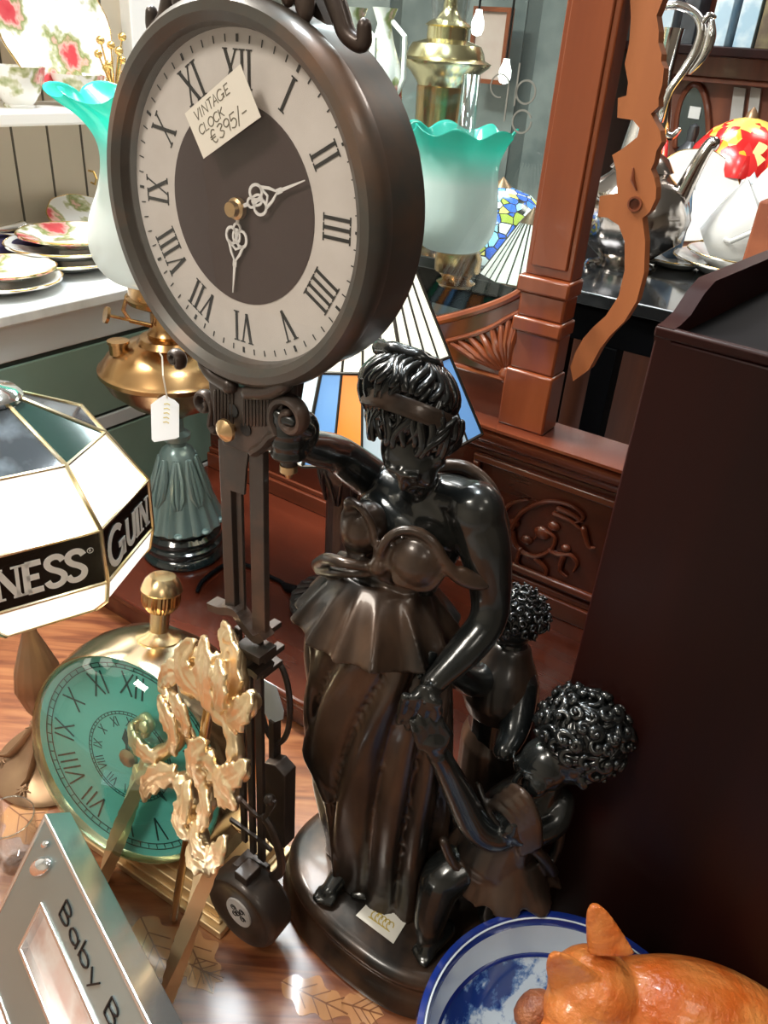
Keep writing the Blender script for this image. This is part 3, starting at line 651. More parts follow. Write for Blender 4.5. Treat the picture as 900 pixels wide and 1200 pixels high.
b.faces_from(ps+[p_+EZ*.0006 for p_ in ps], [(0, 1, 2, 3), (7, 6, 5, 4), (0, 4, 5, 1), (1, 5, 6, 2), (2, 6, 7, 3), (3, 7, 4, 0)]); stk = obj('price_sticker', b, P('sticker_paper', (.75, .73, .66), .6), st, smooth=0, label='white paper price sticker with faded yellow writing')
b = B(); cst = (ps[0]+ps[2])/2+EZ*.0008; us = (ps[1]-ps[0]).normalized(); vs_ = EZ.cross(us)
for i, ox in enumerate((-.009, -.0045, 0, .0045, .009)): b.ribbon(arc(ox, -.001, .0032, 0, 5, 10, .0045), .0011, cst, us, vs_, EZ, 0, .0002)
b.ribbon([(-.013, -.006), (.012, -.006)], .001, cst, us, vs_, EZ, 0, .0002); obj('faded_writing', b, P('faded_ink', (.55, .42, .1), .6), stk, smooth=0)
def caps(b, pts, n=14, flat=1., up=None, sub=5):
    q = smooth_path(pts, sub); b.tube([A(p_[0], p_[1], p_[2]) for p_ in q], [max(p_[3], .001) for p_ in q], n, flat=flat, up=up); return b
def el(b, px, py, Y, rad, ax=None, **k): b.ell(A(px, py, Y), rad, ax or FX, **k); return b
def fingers(b, base, fw, side, ln, r_, curl, nrm, k=4):
    """k separate bent fingers from base: fw forward, side across, nrm palm normal"""
    for i in range(k):
        o_ = base+side*((i-(k-1)/2)*r_*2.15); l_ = ln*(.86, 1., .95, .78)[i % 4]; q = [o_-fw*.3*l_]
        p_ = o_; d_ = fw.copy()
        for j in range(3):
            q.append(p_.copy()); p_ = p_+d_*(l_*(.42, .32, .26)[j]); d_ = (d_+nrm*curl).normalized()
        q.append(p_); b.tube(q, [r_*1.05, r_*1.05, r_, r_*.92, r_*.75], 8)
# ---- woman: body
b = B()
caps(b, [(448, 760, .540, .046), (452, 700, .540, .037), (466, 655, .540, .042), (480, 618, .545, .048), (490, 588, .548, .040), (492, 572, .545, .022)], 20, .68, E1)
caps(b, [(438, 563, .577, .017), (462, 574, .562, .019), (492, 584, .545, .020), (526, 584, .530, .019), (553, 592, .515, .018)], 14)
caps(b, [(492, 578, .540, .0165), (489, 556, .527, .0145), (486, 535, .515, .014)], 14)
el(b, 485, 520, .508, (.0225, .026, .030)); el(b, 487, 541, .497, (.0175, .017, .019))          # skull and face
hd = A(487, 541, .497); fd = (-E2*.75-EZ*.66).normalized(); fu = (EZ*.75-E2*.66).normalized()   # the face looks down and forward
b.tube([hd+fd*.014+fu*.012, hd+fd*.018+fu*.004, hd+fd*.0200-fu*.002], [.0028, .0032, .0038], 8)  # nose
b.ell(hd+fd*.0165-fu*.0115, (.006, .0035, .0028), (E1, fd, fu), 10, 8); b.ell(hd+fd*.0155-fu*.0155, (.005, .0035, .0026), (E1, fd, fu), 10, 8)   # lips
b.ell(hd+fd*.011-fu*.021, (.008, .007, .006), (E1, fd, fu), 12, 8)                              # chin
for sg in (-1, 1):
    b.ell(hd+fd*.0135+fu*.006+E1*sg*.008, (.0045, .003, .0025), (E1, fd, fu), 10, 8)            # eyelids
    b.tube([hd+fd*.0155+fu*.0105+E1*sg*.003, hd+fd*.0155+fu*.0125+E1*sg*.009, hd+fd*.011+fu*.010+E1*sg*.015], [.0018, .002, .0015], 6)
    b.ell(hd+fd*.007-fu*.004+E1*sg*.011, (.007, .008, .009), (E1, fd, fu), 12, 8)               # cheeks
    b.ell(hd-fd*.006+fu*.004+E1*sg*.019, (.003, .005, .008), (E1, fd, fu), 10, 8)               # ears
el(b, 500, 604, .531, (.040, .017, .026)); el(b, 520, 580, .533, (.026, .014, .014))
# right arm up to the clock
hnd = Vector((STEM.x, STEM.y, (SZT*.35+SZB*.65)+.006))
el_ = A(394, 531, .552); wr = A(353, 520, .492)
sh = A(438, 563, .575)
q = smooth_path([tuple(sh)+(.0175,), tuple(sh*.45+el_*.55)+(.0165,), tuple(el_)+(.0145,), tuple(el_*.5+wr*.5)+(.0135,), tuple(wr)+(.0105,), tuple(hnd*.7+wr*.3+Vector((.004, .004, 0)))+(.011,)], 6)
b.tube([Vector(p_[:3]) for p_ in q], [p_[3] for p_ in q], 14)
b.ell(hnd+Vector((.010, .008, .001)), (.0105, .009, .0145), CF, 14, 10)
for i in range(4):          # fingers closed round the stem
    z_ = hnd.z+.0130-.0086*i; r_ = (.0038, .0040, .0038, .0035)[i]
    b.tube([Vector((STEM.x, STEM.y, z_))+CX*(.0098*math.cos(a))+CY*(.0098*math.sin(a)) for a in [.7-4.3*k_/10 for k_ in range(11)]], [r_]*9+[r_*.9, r_*.7], 8)
b.tube([Vector((STEM.x, STEM.y, hnd.z+.006))+CX*.014+CY*.004, Vector((STEM.x, STEM.y, hnd.z+.016))+CX*.010-CY*.008, Vector((STEM.x, STEM.y, hnd.z+.019))-CX*.002-CY*.0105], [.0055, .0046, .0036], 8)
# left arm down to the child
el(b, 558, 600, .514, (.022, .022, .024)); caps(b, [(555, 592, .515, .021), (568, 640, .510, .0205), (575, 695, .508, .0165), (570, 730, .500, .0150), (545, 762, .487, .0145), (518, 790, .474, .0110), (505, 803, .469, .0100)], 14)
hb = A(495, 818, .456); wv = A(505, 803, .465); fwd = (A(484, 856, .462)-hb).normalized(); sd = fwd.cross(-FW).normalized(); nm = FW*1.
b.ell((hb+wv)/2+fwd*.008, (.0115, .007, .016), (sd, fwd.cross(sd), fwd), 14, 10)
fingers(b, hb+fwd*.010, fwd, sd, .036, .0040, .10, nm)
b.tube([hb-sd*.008, hb-sd*.015+fwd*.012, hb-sd*.015+fwd*.024], [.0052, .0044, .0034], 8)
# bare feet at the hem
for (px, py, Y) in ((384, 1046, .484), (428, 1040, .470)):
    f0 = T(px, py, .058); b.tube([f0+E2*.045+EZ*.008, f0*.6+A(450, 900, .535)*.4+E2*.02, A(450, 745, .54)], [.012, .020, .030], 12); b.tube([f0+E2*.05+EZ*.012, f0+E2*.02+EZ*.006, f0], [.012, .011, .008], 10)
    for i in range(5): b.tube([f0+E1*((i-2)*.0042), f0-E2*(.012-abs(i-1)*.0015)+E1*((i-2)*.0044)-EZ*.003], [.0036, .003], 6)
wom = obj_me('woman_figure', fuse(b, .0019, 3), M_skin, st, smooth=180)
# ---- hair
b = B(); hc = A(482, 473, .512); hx = (E1, (fd*1.).normalized(), fu)
def locks(fr, amp, tw, ph=0.):
    def f(a, t):
        e = max(0, math.sin(t))**.6; n_ = noise.noise(Vector((math.cos(a)*2.2, math.sin(a)*2.2, t*1.6+ph)))
        return 1+e*amp*(abs(math.sin(fr/2*a+tw*math.cos(t*1.3)+ph+n_*2.2))-.45)+.03*n_
    return f
UP = (E1, E2, EZ)
hx = (E1, (E2*.86+EZ*-.5).normalized(), (EZ*.86+E2*.5).normalized())
b.ell(A(478, 463, .520), (.0335, .034, .0265), hx, 132, 44, disp=locks(26, .13, 1.8))
b.ell(A(484, 500, .510), (.0335, .031, .0175), hx, 132, 36, disp=locks(24, .16, 2.4, 1.))
for i in range(26):         # separate curling locks at the fringe
    a = PI*1.04+PI*.98*i/25+random.uniform(-.04, .04); r0 = .0318; c0 = A(484, 502, .509)
    pts_ = []
    for k_ in range(8):
        t = k_/7; r_ = r0*(1.04-.20*t*t); aa = a+.14*math.sin(t*4+i); pts_.append(c0+hx[0]*(math.cos(aa)*r_)+hx[1]*(math.sin(aa)*r_*.95)+hx[2]*(.012-.026*t+.003*math.sin(i*2.1)))
    b.tube(pts_, [.0026, .0034, .0036, .0036, .0034, .003, .0026, .002], 8)
for i in range(34):         # swept locks on top
    a = 2*PI*i/34+random.uniform(-.05, .05); c0 = A(478, 463, .520); pts_ = []
    for k_ in range(9):
        t = PI*(.50+.40*k_/8); aa = a+.12*math.sin(k_*.8+i); pts_.append(c0+hx[0]*(math.cos(aa)*math.sin(t)*.0342)+hx[1]*(math.sin(aa)*math.sin(t)*.035)-hx[2]*(math.cos(t)*.0275))
    b.tube(pts_, [.003, .0036, .0036, .0034, .0034, .003, .0028, .0026, .002], 8)
bun = A(477, 418, .528)
b.tube([bun+hx[0]*(.0215*math.cos(t))+hx[1]*(.013*math.sin(t)) for t in [2*PI*i/24 for i in range(24)]], [.0052+.0012*math.sin(i*1.9) for i in range(24)], 10, closed=True)
b.ell(bun-hx[2]*.004, (.019, .014, .007), hx); b.tube([bun+hx[0]*(.016*math.cos(t))+hx[1]*(.010*math.sin(t))+hx[2]*.0035 for t in [2*PI*i/20 for i in range(20)]], .0028, 8, closed=True)
obj('hair', b, M_hair, wom, smooth=180, label='black curled hair with a loop bun')
b = B(); c0 = A(482, 483, .513); rings = []
for i in range(60):
    a = 2*PI*i/60; p_ = c0+hx[0]*(.0350*math.cos(a))+hx[1]*(.0340*math.sin(a)); rad_ = (hx[0]*math.cos(a)+hx[1]*math.sin(a))
    rings.append([p_+rad_*x_+hx[2]*z_ for x_, z_ in ((-.004, -.0065), (.0006, -.0062), (.0022, -.003), (.0012, 0), (.0022, .003), (.0006, .0062), (-.004, .0065))])
b.loft(rings, closed=True); obj('headband', b, M_cloth, wom, smooth=50)
# ---- dress
b = B()
el(b, 427, 617, .527, (.0185, .020, .0215), nu=24, nv=16); el(b, 488, 655, .503, (.0235, .020, .0235), nu=24, nv=16)
caps(b, [(448, 690, .538, .036), (455, 668, .535, .037), (462, 648, .537, .040)], 20, .70, E1)
def cord(pts, r0=.003, r1=.003):
    q = smooth_path(pts, 6); n_ = len(q); b.tube([A(*p_[:3]) for p_ in q], [r0+(r1-r0)*i/n_ for i in range(n_)], 8)
cord([(412, 588, .520), (424, 596, .512), (436, 615, .508), (441, 640, .506), (440, 660, .505)], .0035, .003)
cord([(412, 588, .520), (404, 604, .523), (404, 630, .525), (414, 650, .520), (436, 660, .506)], .0034, .003)
cord([(444, 655, .502), (452, 634, .499), (470, 622, .499), (492, 624, .496), (510, 638, .492), (522, 658, .490), (540, 676, .492), (562, 680, .497)], .004, .0045)
cord([(444, 660, .502), (462, 668, .495), (466, 682, .490), (500, 690, .488), (516, 676, .488)], .003, .003)
for k_ in range(7): cord([(440+random.uniform(-6, 6), 638+5*k_, .506), (446, 648+5*k_, .500), (452+random.uniform(-4, 8), 660+4*k_, .503)], .0026, .002)
el(b, 411, 590, .522, (.006, .006, .005)); el(b, 443, 664, .501, (.0075, .007, .008))
# peplum: a flared, pleated fan over the hips
wc = A(446, 668, .533); G = []
for i in range(17):
    t = i/16; row = []
    for j in range(145):
        a = 2*PI*j/144; n_ = noise.noise(Vector((math.cos(a)*1.7, math.sin(a)*1.7, 3.1))); f_ = 1-abs(math.sin(7*a+.5+1.2*n_))**.7
        rr = (.030+(.041+.008*n_)*t**.9)*(1+t*.17*(f_-.35))
        dz = -.038*t-.012*t*t-.004*t*(1-f_)+.008*t*n_
        row.append(wc+E1*(math.cos(a)*rr*1.0)+E2*(math.sin(a)*rr*.86)+EZ*dz)
    G.append(row)
b.sheet(G, .0042)
cord([(372, 662, .545), (384, 655, .52), (405, 660, .505), (432, 664, .504)], .006, .004); cord([(374, 668, .54), (400, 672, .515), (436, 672, .503)], .005, .003); cord([(400, 652, .53), (420, 656, .515), (440, 662, .503)], .005, .003)
# long skirt
rings = []
SK = [(672, 398, 500), (700, 384, 514), (730, 366, 524), (760, 361, 527), (800, 358, 525), (850, 360, 524), (900, 366, 524), (945, 376, 526), (990, 386, 530), (1025, 384, 538), (1046, 380, 545)]
for si, (py, xl, xr) in enumerate(smooth_path(SK, 4)):
    c_ = A((xl+xr)/2, py, .532); hw = (xr-xl)/2*MPP(c_)/1.0
    tt = si/40; ring = []
    for j in range(120):
        a = 2*PI*j/120
        d_ = a+2.0*tt
        n_ = noise.noise(Vector((math.cos(d_)*2.4, math.sin(d_)*2.4, tt*1.7)))
        fold = (abs(math.sin(5.5*d_+1.6*n_))**.8-.6)*(.24+.10*n_)*min(1, .4+tt*1.2)+.06*n_
        ring.append(c_+E1*(math.cos(a)*hw*1.04*(1+fold))+E2*(math.sin(a)*hw*.84*(1+fold)))
    rings.append(ring)
zmin = .0508
for r_ in rings:
    for v in r_: v.z = max(v.z, zmin)
b.loft(rings)
# cloak edge falling from the left hip and drapery gathered by the child
cord([(368, 735, .525), (370, 780, .515), (364, 830, .512), (374, 880, .508), (388, 960, .505), (394, 1030, .50)], .006, .004)
cord([(370, 850, .51), (362, 880, .515), (372, 905, .508), (384, 935, .50)], .007, .006)
# cape sleeve over the left shoulder
G = []
for i in range(21):         # cape thrown behind the left shoulder, its edge rolled forward
    t = i/20; o1 = smooth_path([(518, 546, .552), (548, 548, .548), (574, 570, .54), (589, 606, .53), (591, 640, .522), (584, 668, .512)], 4)[i]; i1 = smooth_path([(524, 556, .556), (545, 566, .556), (560, 590, .556), (568, 622, .552), (566, 650, .545), (562, 668, .535)], 4)[i]
    G.append([A(*(np.array(o1)*(1-k_/5)+np.array(i1)*(k_/5)))+FW*(.012*math.sin(PI*k_/5)) for k_ in range(6)])
b.sheet(G, .005)
cord([(516, 546, .55), (546, 548, .545), (573, 570, .537), (588, 606, .527), (591, 640, .518), (585, 668, .505), (568, 684, .495), (542, 680, .491), (524, 664, .490)], .0056, .0050)
cord([(586, 645, .515), (578, 668, .500), (560, 676, .494), (540, 668, .492)], .0045, .004); cord([(578, 600, .530), (582, 630, .520), (576, 658, .506)], .0035, .003)
obj_me('dress', fuse(b, .0018, 2), M_cloth, wom, smooth=180, label='brown bronze pleated dress')
# ---- child in front
b = B()
caps(b, [(640, 915, .496, .016), (626, 932, .494, .022), (602, 958, .486, .028), (580, 1000, .478, .031), (568, 1028, .474, .026)], 16)
hc2 = A(686, 862, .500); el(b, 672, 876, .498, (.031, .031, .032)); el(b, 640, 895, .490, (.023, .022, .024))
fd2 = (A(604, 908, .478)-A(672, 872, .498)).normalized(); fu2 = (A(672, 800, .50)-A(672, 872, .498)); fu2 = (fu2-fd2*fu2.dot(fd2)).normalized(); fs2 = fd2.cross(fu2)
fc2 = A(634, 895, .489)
b.tube([fc2+fd2*.016+fu2*.006, fc2+fd2*.023+fu2*.0, fc2+fd2*.026-fu2*.004], [.0026, .003, .0042], 8)
b.ell(fc2+fd2*.019-fu2*.012, (.0035, .006, .0028), (fd2, fs2, fu2), 10, 8); b.ell(fc2+fd2*.018-fu2*.0165, (.0035, .005, .0026), (fd2, fs2, fu2), 10, 8); b.ell(fc2+fd2*.013-fu2*.023, (.007, .009, .006), (fd2, fs2, fu2), 12, 8)
for sg in (-1, 1):
    b.ell(fc2+fd2*.018+fu2*.006+fs2*sg*.009, (.003, .0048, .003), (fd2, fs2, fu2), 10, 8); b.ell(fc2+fd2*.012-fu2*.006+fs2*sg*.013, (.010, .009, .010), (fd2, fs2, fu2), 12, 8)
    b.ell(fc2-fd2*.022-fu2*.008+fs2*sg*.031, (.006, .004, .009), (fd2, fs2, fu2), 12, 8)
    b.tube([fc2+fd2*.020+fu2*.012+fs2*sg*.003, fc2+fd2*.019+fu2*.014+fs2*sg*.009, fc2+fd2*.013+fu2*.012+fs2*sg*.016], [.0018, .0022, .0016], 6)
caps(b, [(612, 936, .488, .017), (600, 962, .470, .0155), (580, 978, .462, .0150), (556, 965, .460, .0145), (535, 925, .462, .0125), (520, 895, .460, .0100), (512, 882, .457, .0095)], 14)
h2 = A(509, 872, .455); f2 = (A(500, 846, .464)-A(516, 890, .464)).normalized(); s2 = f2.cross(-FW).normalized()
b.ell(h2, (.0105, .0068, .0130), (s2, f2.cross(s2), f2), 14, 10); fingers(b, h2+f2*.008, f2, s2, .025, .0034, .14, FW); b.tube([h2+s2*.007-f2*.004, h2+s2*.013+f2*.006, h2+s2*.012+f2*.014], [.0046, .0038, .003], 8)
caps(b, [(655, 938, .492, .015), (648, 962, .478, .0145), (628, 975, .466, .0130), (608, 978, .458, .0105)], 12)       # other arm gathers the tunic
h3 = A(602, 975, .455); ft_ = 0; f3 = (A(592, 940, .455)-A(608, 985, .455)).normalized(); s3 = f3.cross(-FW).normalized(); b.ell(h3, (.0105, .0068, .012), (s3, f3.cross(s3), f3), 14, 10); b.tube([h3, h3+f3*.012+s3*.004], [.007, .006], 8)
caps(b, [(540, 1015, .474, .022), (520, 1030, .466, .0215), (510, 1055, .458, .0175), (504, 1080, .451, .0150), (501, 1100, .446, .0105)], 14)
caps(b, [(590, 1020, .480, .022), (583, 1045, .482, .0200), (578, 1064, .479, .0165), (575, 1085, .474, .0105)], 14)
for (px, py) in ((499, 1113), (574, 1094)):
    f0 = T(px, py, .058); dd = (-E2*.9-E1*.2).normalized(); ss = dd.cross(EZ); b.tube([f0-dd*.026+EZ*.008, f0-dd*.010+EZ*.005, f0], [.0105, .0105, .0085], 10)
    for i in range(5): b.tube([f0+ss*((i-2)*.004), f0+dd*(.011-abs(i-1)*.0012)+ss*((i-2)*.0043)-EZ*.003], [.0036, .003], 6)
ch = obj_me('standing_child', fuse(b, .0019, 3), M_skin, st, smooth=180)
b = B()
hx2 = (fs2, fd2, fu2)
b.ell(A(684, 857, .502), (.0355, .036, .0335), hx2, 80, 40, disp=locks(22, .06, 2., .4))
def curl(c, n_, rr, tr):
    su = random.uniform(.8, 1.7); tw = random.uniform(.42, .62)
    u, v, w_ = frame(n_, Vector((random.uniform(-1, 1), random.uniform(-1, 1), random.uniform(-1, 1)))); t0 = random.uniform(0, 6); m_ = 15
    b.tube([c+u*(su*rr*(1-.058*k_)*math.cos(t0+k_*tw))+v*(rr*(1-.058*k_)*math.sin(t0+k_*tw))+w_*(.0005*k_-.03*rr*(su-.8)*k_*.3) for k_ in range(m_)], [tr*(.55+.45*math.sin(PI*(k_+1)/(m_+1))) for k_ in range(m_)], 7)
hc3 = A(684, 857, .502)
for i in range(88):
    z_ = 1-1.65*(i+.5)/88; a = i*2.39996; n_ = hx2[0]*(math.sqrt(max(0, 1-z_*z_))*math.cos(a))+hx2[1]*(math.sqrt(max(0, 1-z_*z_))*math.sin(a))+hx2[2]*z_
    if n_.dot(fd2) > .62 and z_ < .25: continue
    n_ = (n_+Vector((random.gauss(0, .05), random.gauss(0, .05), random.gauss(0, .05)))).normalized()
    curl(hc3+hx2[0]*(n_.dot(hx2[0])*.036)+hx2[1]*(n_.dot(hx2[1])*.0365)+hx2[2]*(n_.dot(hx2[2])*.034), n_, random.uniform(.0045, .0082), random.uniform(.0030, .0043))
for i in range(60):
    z_ = random.uniform(-.2, .95); a = random.uniform(0, 2*PI); pts_ = []
    for k_ in range(7):
        zz_ = max(-.95, z_-.07*k_); aa = a+.35*math.sin(k_*1.3+i); s_ = math.sqrt(1-zz_*zz_); pts_.append(hc3+hx2[0]*(s_*math.cos(aa)*.0375)+hx2[1]*(s_*math.sin(aa)*.038)+hx2[2]*(zz_*.0355))
    if (pts_[3]-hc3).normalized().dot(fd2) > .55 and z_ < .4: continue
    b.tube(pts_, [.0014, .0024, .0028, .0028, .0026, .002, .0012], 7)
obj('hair', b, M_hair, ch, smooth=180, label='tight black curls')
b = B()
caps(b, [(618, 935, .494, .025), (596, 962, .487, .0315), (578, 1000, .480, .036)], 18)
tc2 = A(586, 985, .482); G = []
for i in range(13):
    t = i/12; row = []
    for j in range(61):
        a = 2*PI*j/60; n_ = noise.noise(Vector((math.cos(a)*2, math.sin(a)*2, 7.7)))
        f_ = abs(math.sin(5*a+n_*2)); rr = .033+.016*t+.010*t*(f_-.5)+.012*t*n_
        row.append(tc2+E1*(math.cos(a)*rr*(1.10+.10*max(0, math.cos(a))*t))+E2*(math.sin(a)*rr*.85)+EZ*(-.044*t+.010*t*(1-f_)+.010*t*math.cos(a)))
    G.append(row)
b.sheet(G, .004)
def cord2(pts, r0=.004, r1=.003):
    q = smooth_path(pts, 6); n_ = len(q); b.tube([A(*p_[:3]) for p_ in q], [r0+(r1-r0)*i/n_ for i in range(n_)], 8)
[cord2([(574+9*k_, 940-6*k_, .470), (592+8*k_, 951-6*k_, .459), (608+7*k_, 972-4*k_, .4535), (613+6*k_, 998-3*k_, .453)], .0040, .0046) for k_ in range(4)]; None
cord2([(560, 920, .48), (572, 950, .466), (590, 975, .458)], .004, .003); cord2([(612, 985, .455), (632, 1000, .456), (648, 1022, .460)], .005, .006); cord2([(612, 990, .455), (610, 1015, .456), (604, 1036, .458)], .005, .004)
cord2([(640, 930, .50), (655, 950, .497), (655, 985, .488), (646, 1010, .478)], .006, .005); cord2([(520, 985, .466), (530, 1010, .462), (548, 1030, .462)], .005, .004)
obj_me('tunic', fuse(b, .0019, 2), M_cloth, ch, smooth=180, label='short brown bronze tunic')
# ---- child behind
b = B()
caps(b, [(600, 745, .568, .013), (597, 765, .566, .020), (594, 800, .564, .030), (588, 860, .562, .034), (580, 940, .560, .038), (572, 1010, .558, .036)], 16)
el(b, 604, 728, .566, (.021, .021, .023)); el(b, 592, 738, .556, (.013, .012, .014)); b.ell(A(583, 741, .546), (.004, .004, .004))
caps(b, [(572, 790, .556, .0155), (556, 800, .535, .0135), (535, 790, .512, .0115), (522, 783, .500, .0095)], 12)
h4 = A(516, 782, .494); f4 = (A(508, 784, .488)-A(530, 786, .505)).normalized(); s4 = f4.cross(-FW).normalized(); b.ell(h4, (.009, .006, .010), (s4, f4.cross(s4), f4), 12, 8); fingers(b, h4+f4*.006, f4, s4, .02, .0032, .3, FW)
caps(b, [(610, 800, .552, .017), (606, 835, .535, .0160), (600, 860, .52, .0135), (590, 880, .505, .0105)], 12)
for px in (566, 590): caps(b, [(px, 1000, .560, .020), (px-2, 1040, .556, .015), (px-4, 1055, .553, .012)], 10)
ch2 = obj_me('standing_child', fuse(b, .002, 3), M_skin, st, smooth=180)
b = B(); hc4 = A(606, 722, .568); b.ell(hc4, (.0235, .0235, .022), UP, 40, 24, disp=locks(18, .06, 2.))
for i in range(70):
    z_ = 1-1.2*(i+.5)/70; a = i*2.39996; s_ = math.sqrt(max(0, 1-z_*z_)); n_ = Vector((s_*math.cos(a), s_*math.sin(a), z_)); curl(hc4+n_*.0235, n_, random.uniform(.0036, .005), random.uniform(.0014, .002))
obj('hair', b, M_hair, ch2, smooth=180)
b = B(); caps(b, [(596, 768, .565, .023), (590, 790, .562, .033), (585, 812, .560, .036)], 24)
caps(b, [(584, 860, .562, .036), (578, 940, .560, .042), (570, 1000, .558, .045)], 20)
obj_me('tunic', fuse(b, .002, 2), M_cloth, ch2, smooth=180)
# ================================================================ shared materials for the goods
M_brass = P('polished_brass', (.84, .64, .36), .26, 1., col2=(.62, .40, .16), nscale=6)
M_brassp = P('pale_brass', (.90, .78, .56), .20, 1., col2=(.75, .56, .30), nscale=5)
M_brasso = P('old_brass', (.52, .33, .15), .24, 1., col2=(.40, .22, .09), nscale=10)
M_giltc = P('gilt_casting', (.88, .70, .44), .32, .9, col2=(.74, .54, .30), nscale=30, bump=.25, bscale=220)
M_came = P('brass_came', (.72, .58, .30), .3, 1., col2=(.82, .76, .6), nscale=40)
M_lit = P('lit_white_glass', (.9, .88, .82), .25, emis=(1, .97, .9), es=1.0)
M_blackg = P('black_glass', (.006, .006, .006), .2, spec=.2)
M_darkg = P('smoked_green_glass', (.012, .035, .03), .06, coat=.8)
M_smoke = P('smoked_grey_glass', (.03, .04, .05), .06, coat=.8, col2=(.12, .15, .18), nscale=25, sharp=(.55, .75))
M_letter = P('lettering_silver', (.85, .85, .83), .45)
M_teal = P('sea_green_casting', (.13, .21, .215), .28, .3, coat=.4, col2=(.21, .31, .32), nscale=14)
M_ebony = P('ebonised_base', (.008, .016, .018), .12, coat=.7)
M_brz = P('bronze_foot', (.22, .13, .075), .35, .6, col2=(.36, .23, .13), nscale=12)
M_silver = P('silver_plate', (.80, .79, .77), .12, 1.)
M_mirr = P('mirror_chrome', (.80, .82, .83), .22, .95)
M_matt = P('brushed_steel', (.36, .43, .43), .40, .8)
M_clear = thin_glass('clear_glass', (.97, .98, .98), .06)

# ================================================================ lamp with black and white panels
GC = Vector((-.354, .646, 0)); GB = Vector((-.376, .672, 0))
gl = root('table_lamp', 'lit table lamp with white panels and black lettered band on bronze foot', 'lamp', GB)
def GV(k, R, z): a = math.radians(-30.2+45*k); return GC+Vector((math.cos(a)*R, math.sin(a)*R, z))
GR = [(.304, .104), (.322, .122), (.345, .1266), (.40, .1266), (.452, .092), (.490, .020)]
def gpanel(name, k, i, mat, parent=gl, **kw):
    (z0, r0), (z1, r1) = GR[i], GR[i+1]; a, c, d, e = GV(k, r0, z0), GV(k+1, r0, z0), GV(k+1, r1, z1), GV(k, r1, z1)
    n = (c-a).cross(e-a).normalized(); b = B(); q = [a, c, d, e]; m_ = sum(q, Vector())/4; q = [m_+(x-m_)*.985 for x in q]
    b.faces_from(q+[x-n*.0022 for x in q], [(0, 1, 2, 3), (7, 6, 5, 4), (0, 4, 5, 1), (1, 5, 6, 2), (2, 6, 7, 3), (3, 7, 4, 0)])
    return obj(name, b, mat, parent, smooth=0, **kw), a, c, e, n
for k in range(8):
    gpanel('skirt_panel', k, 0, M_lit); gpanel('skirt_panel', k, 1, M_lit)
    bp, a, c, e, n = gpanel('black_panel', k, 2, M_blackg)
    gpanel('white_panel', k, 3, M_lit); gpanel('top_panel', k, 4, M_darkg if k % 2 == 0 else M_smoke)
    u = (c-a).normalized(); v = (e-a).normalized(); W_ = (c-a).length; b = B()
    if k % 2 == 0:
        o_ = a+u*(W_*.08)+v*.011; x = text(b, 'G', .036, .0062, o_-v*.003, u, v, n, .0002, .0007, slant=.05); text(b, 'UIN', .029, .0056, o_+u*(x+.001), u, v, n, .0002, .0007, fit=W_*.84-x, slant=.05, serif=.009)
    else:
        o_ = a+u*(W_*.05)+v*.012; text(b, 'NESS', .029, .0056, o_, u, v, n, .0002, .0007, fit=W_*.78, slant=.05, serif=.009)
        q = o_+u*(W_*.835)+v*.026; b.ribbon(arc(0, 0, .0026, 0, 2*PI, 16), .0005, q, u, v, n, .0002, .0006); b.ribbon([(-.0008, -.0012), (-.0008, .0012), (.0006, .0008), (-.0004, 0), (.0008, -.0012)], .0004, q, u, v, n, .0002, .0006)
    obj('lettering', b, M_letter, bp, smooth=0)
b = B()
for k in range(8):
    b.tube([GV(k, r_, z_) for z_, r_ in GR], .0022, 6)
    for z_, r_ in GR[:1]+GR[2:5]: b.tube([GV(k, r_, z_), GV(k+1, r_, z_)], .0018, 6)
obj('came', b, M_came, gl)
b = B(); b.lathe([(.026, .487), (.027, .491), (.022, .497), (.010, .500), (.006, .504), (1e-4, .506)], GC, EZ, 28); obj('cap', b, M_silver, gl, label='silver vase cap')
b = B(); b.lathe([(1e-4, 0), (.068, 0), (.070, .004), (.066, .009), (.050, .016), (.036, .026), (.024, .045), (.014, .062), (.0125, .07)], GB, EZ, 64, mod=lambda a, r_, z_: 1+(.06*math.sin(6*a) if .012 < z_ < .05 else 0)); foot = obj('foot', b, M_brz, gl)
b = B()
for k in range(6):
    a = k*PI/3+.3; d_ = Vector((math.cos(a), math.sin(a), 0)); t_ = EZ.cross(d_)
    b.tube([GB+d_*.016+EZ*.062, GB+d_*.030+EZ*.040, GB+d_*.048+EZ*.022, GB+d_*.058+EZ*.024], [.004, .006, .005, .002], 8, flat=.5)
    q = GB+d_*.057+EZ*.013
    for m_ in range(4): b.tube([q-(d_*math.cos(m_*PI/4)+t_*math.sin(m_*PI/4))*.009, q+EZ*.003, q+(d_*math.cos(m_*PI/4)+t_*math.sin(m_*PI/4))*.009], [.0008, .002, .0008], 6)
obj('leaf_ornament', b, M_brz, foot)
b = B(); b.lathe([(.0125, .068), (.016, .074), (.012, .08), (.020, .10), (.026, .125), (.023, .15), (.014, .18), (.008, .20), (.006, .30), (.006, .49)], GB, EZ, 48, mod=lambda a, r_, z_: 1+(.05*abs(math.sin(8*a)) if .08 < z_ < .2 else 0)); obj('stem', b, M_brz, gl)
b = B(); b.tube([GB+EZ*.48, GC+EZ*.486], .004, 8); obj('shade_arm', b, M_brz, gl)

